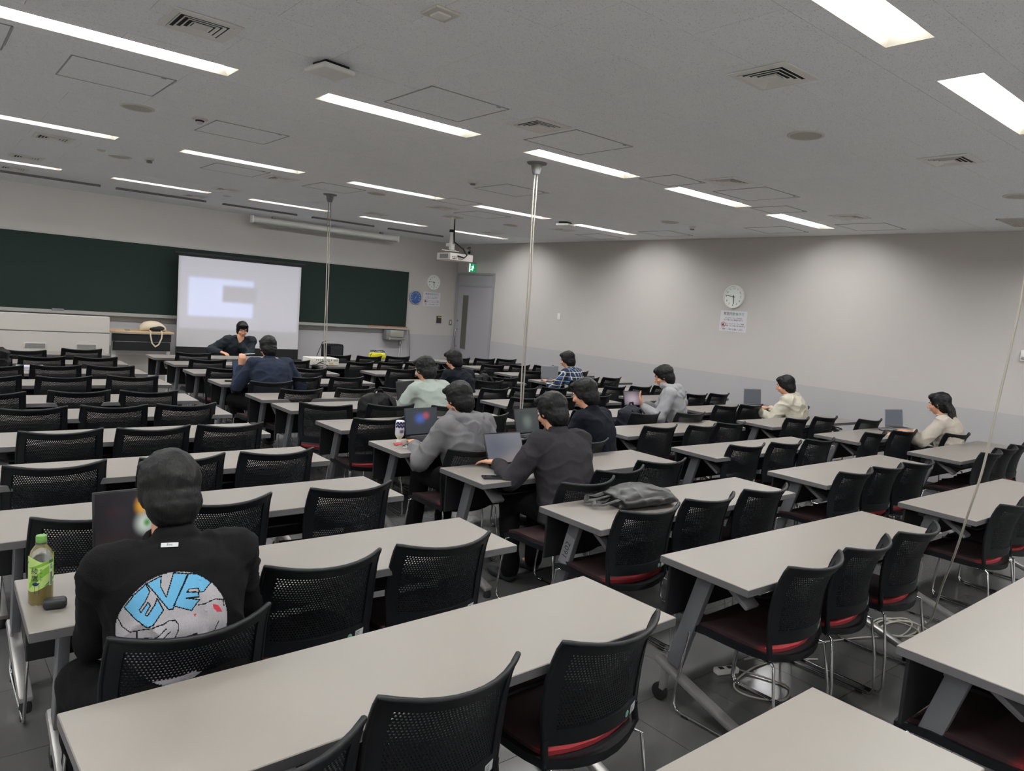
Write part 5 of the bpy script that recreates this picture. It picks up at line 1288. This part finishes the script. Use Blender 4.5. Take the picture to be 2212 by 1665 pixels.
G().tube([(-.2, -.15, .01), (-.14, -.17, .02), (-.08, -.16, .055), (-.02, -.152, .07)], .005, 6).tube([(-.1, -.15, .05), (-.03, -.18, .03), (.02, -.2, .004)], .005, 6).build('cable', dark_m, t, smooth=50)
t = thing('portable_speaker', 'black ribbed portable speaker standing on a front desk', 'speaker', (5.27, 10.84, TZ))
G().rbox((0, 0, .11), (.30, .2, .21), .02, 3).build('cabinet', bp_blk, t, smooth=30); G().rbox((.02, -.10, .11), (.2, .012, .17), .005, 2).build('grille', mat('grille_dark', (34, 36, 42), .8, noise_s=200, noise_a=.4), t, smooth=30)
for k in range(6): G().rbox((-.10 + .045 * k, 0, .218), (.022, .2, .014), .004).build('rib', bp_blk, t, smooth=30)
G().tube([(-.1, 0, .21), (-.12, -.02, .27), (-.2, -.05, .25), (-.3, -.12, .08), (-.34, -.15, .005)], .006, 8).build('cable', dark_m, t, smooth=60)
t = thing('yellow_bag', 'bright yellow open pouch full of black cables on a front desk', 'bag', (6.06, 10.80, TZ))
gb = G(); gb.rbox((0, 0, .05), (.26, .12, .10), .025, 4); remesh(gb, 'pouch', mat('bright_yellow', (214, 206, 30), .6, noise_s=20, noise_a=.08), t, .009, 2, .012, 14, 3)
cb = G(); random.seed(5)
for k in range(5):
    c = Vector((-.09 + .045 * k, 0, .10)); cb.tube([c + Vector((.05 * math.cos(a + k), .03 * math.sin(a * 1.3), .012 + .03 * abs(math.sin(a * .8 + k)))) for a in [q * .4 for q in range(12)]], .004, 6)
cb.tube([(-.12, -.04, .10), (-.16, -.07, .07), (-.17, -.08, .02), (-.14, -.09, .006)], .004, 6); cb.build('black_cables', dark_m, t, smooth=50)

# ceiling projector on its pole
t = thing('ceiling_projector', 'white projector hanging from the ceiling on a pole', 'projector', (6.36, 9.30, 0))
G().rbox((0, 0, ZC - .006), (.26, .2, .01), .003).build('ceiling_plate', offw_m, t)
G().tube([(0, 0, ZC), (0, 0, 2.60)], .028, 14).build('pole', white_m, t, smooth=50); G().lathe([(.034, 2.80), (.036, 2.81), (.036, 2.83), (.034, 2.84)], 18).build('pole_clamp', dark_m, t, smooth=40)
G().rbox((.02, 0, 2.585), (.07, .06, .09), .01).rbox((-.03, .02, 2.61), (.03, .1, .05), .006).build('tilt_bracket', white_m, t, smooth=30)
G().rbox((0, 0, 2.525), (.30, .03, .012), .003).rbox((0, 0, 2.528), (.03, .26, .012), .003).build('spider_arm', white_m, t)
G().rbox((.105, .02, 2.436), (.42, .36, .105), .006, 2).build('projector_body', mat('warm_white', (216, 210, 202), .45), t, smooth=30)
G().bb((-.108, -.1, 2.405), (-.104, .12, 2.47)).build('side_vent', grey_m, t)
pp = G(); random.seed(2)
for k in range(8): pp.bb((-.06 + .024 * k, -.163, 2.40), (-.06 + .024 * k + random.uniform(.006, .018), -.159, 2.412))
for k in range(3): pp.bb((-.07 + .03 * k, -.163, 2.425), (-.055 + .03 * k, -.159, 2.435))
pp.build('connector', dark_m, t)
G().tube([(.03, -.01, ZC - .03), (.035, -.02, 2.75), (.04, -.03, 2.66), (.12, -.16, 2.56), (.17, -.2, 2.47), (.12, -.2, 2.43), (.02, -.17, 2.45)], .011, 8).build('cable', dark_m, t, smooth=60)

# cable poles dropping from the ceiling
def drop(lab, x, y, z1, sx=.014):
    t = thing('cable_drop', lab, 'cable', (x, y, 0), group='white power cords dropping from the ceiling')
    G().lathe([(.09, ZC), (.085, ZC - .012), (.05, ZC - .02), (.04, ZC - .07), (.03, ZC - .1)], 18).build('ceiling_cup', grey_m, t, smooth=40)
    for s in (-1, 1):
        pts = [(s * sx * (1 + .2 * math.sin(k * 1.3)), .004 * math.sin(k * .8) - .0 * k, ZC - .09 - (ZC - .09 - z1) * k / 14) for k in range(15)]
        G().tube([(p[0] + .05 * (k / 14) * (1 if True else 0), p[1], p[2]) for k, p in enumerate(pts)], .0065, 8).build('cord', mat('cream_cord', (160, 155, 144), .5), t, smooth=60)
    return t
drop('pair of white cords hanging from the ceiling left of the projector', 4.306, 9.163, .73)
drop('pair of white cords hanging from the ceiling at picture centre', 4.296, 5.035, .70)
t = thing('cable_drop', 'single white cord slanting to the floor at the right', 'cable', (4.3, 1.24, 0), group='white power cords dropping from the ceiling')
G().lathe([(.09, ZC), (.085, ZC - .012), (.05, ZC - .02), (.04, ZC - .07), (.03, ZC - .1)], 18).build('ceiling_cup', grey_m, t, smooth=40)
P_ = [(0, 0, ZC - .08), (-.03, -.01, 2.5), (-.09, -.03, 2.0), (-.16, -.02, 1.5), (-.17, .0, 1.15), (-.12, .05, .9), (.0, .12, .65), (.18, .22, .38), (.36, .3, .16), (.50, .37, .04), (.6, .42, .01)]
sm = []
def catmull(P_, n=8):
    out = []; P = [Vector(p) for p in P_]
    for i in range(len(P) - 1):
        p0, p1, p2, p3 = P[max(i - 1, 0)], P[i], P[i + 1], P[min(i + 2, len(P) - 1)]
        for q in range(n):
            t_ = q / n; out.append(.5 * ((2 * p1) + (p2 - p0) * t_ + (2 * p0 - 5 * p1 + 4 * p2 - p3) * t_ ** 2 + (3 * p1 - p0 - 3 * p2 + p3) * t_ ** 3))
    return out + [P[-1]]
G().tube(catmull(P_), .0058, 8).build('cord', mat('cream_cord', (160, 155, 144), .5), t, smooth=60)
t = thing('floor_cable', 'tangled coil of white extension cord on the floor at right', 'cable', (4.60, 1.70, 0))
random.seed(11); pts = [(.17 * math.cos(a) * (1 + .3 * math.sin(a * .37)), .10 * math.sin(a) * (1 + .35 * math.cos(a * .53)) + .03 * math.sin(a * .21), .008 + .012 * abs(math.sin(a * .7))) for a in [q * .3 for q in range(95)]]
G().tube(catmull(pts, 3), .005, 6).build('cord', mat('cream_cord', (160, 155, 144), .5), t, smooth=60)
G().tube(catmull([(-.17, 0, .008), (-.4, .1, .008), (-.75, .2, .008), (-1.2, .28, .008)], 6), .005, 6).build('cord_end', mat('cream_cord', (160, 155, 144), .5), t, smooth=60)
t = thing('power_strip', 'white power strip with cord under the nearest middle chair', 'power strip', (3.20, 1.955, 0), -.35)
G().rbox((0, 0, .014), (.13, .045, .028), .006, 2).build('strip_body', white_m, t, smooth=30)
for k in range(2): G().bb((-.045 + .05 * k, -.012, .028), (-.02 + .05 * k, .012, .030)).build('outlet', dark_m, t)
G().tube(catmull([(.065, 0, .012), (.15, -.08, .008), (.22, -.2, .008), (.1, -.3, .008), (-.05, -.22, .008), (-.02, -.1, .008), (.3, .05, .008), (.6, .02, .008)], 6), .005, 6).build('cord', mat('cream_cord', (160, 155, 144), .5), t, smooth=60)
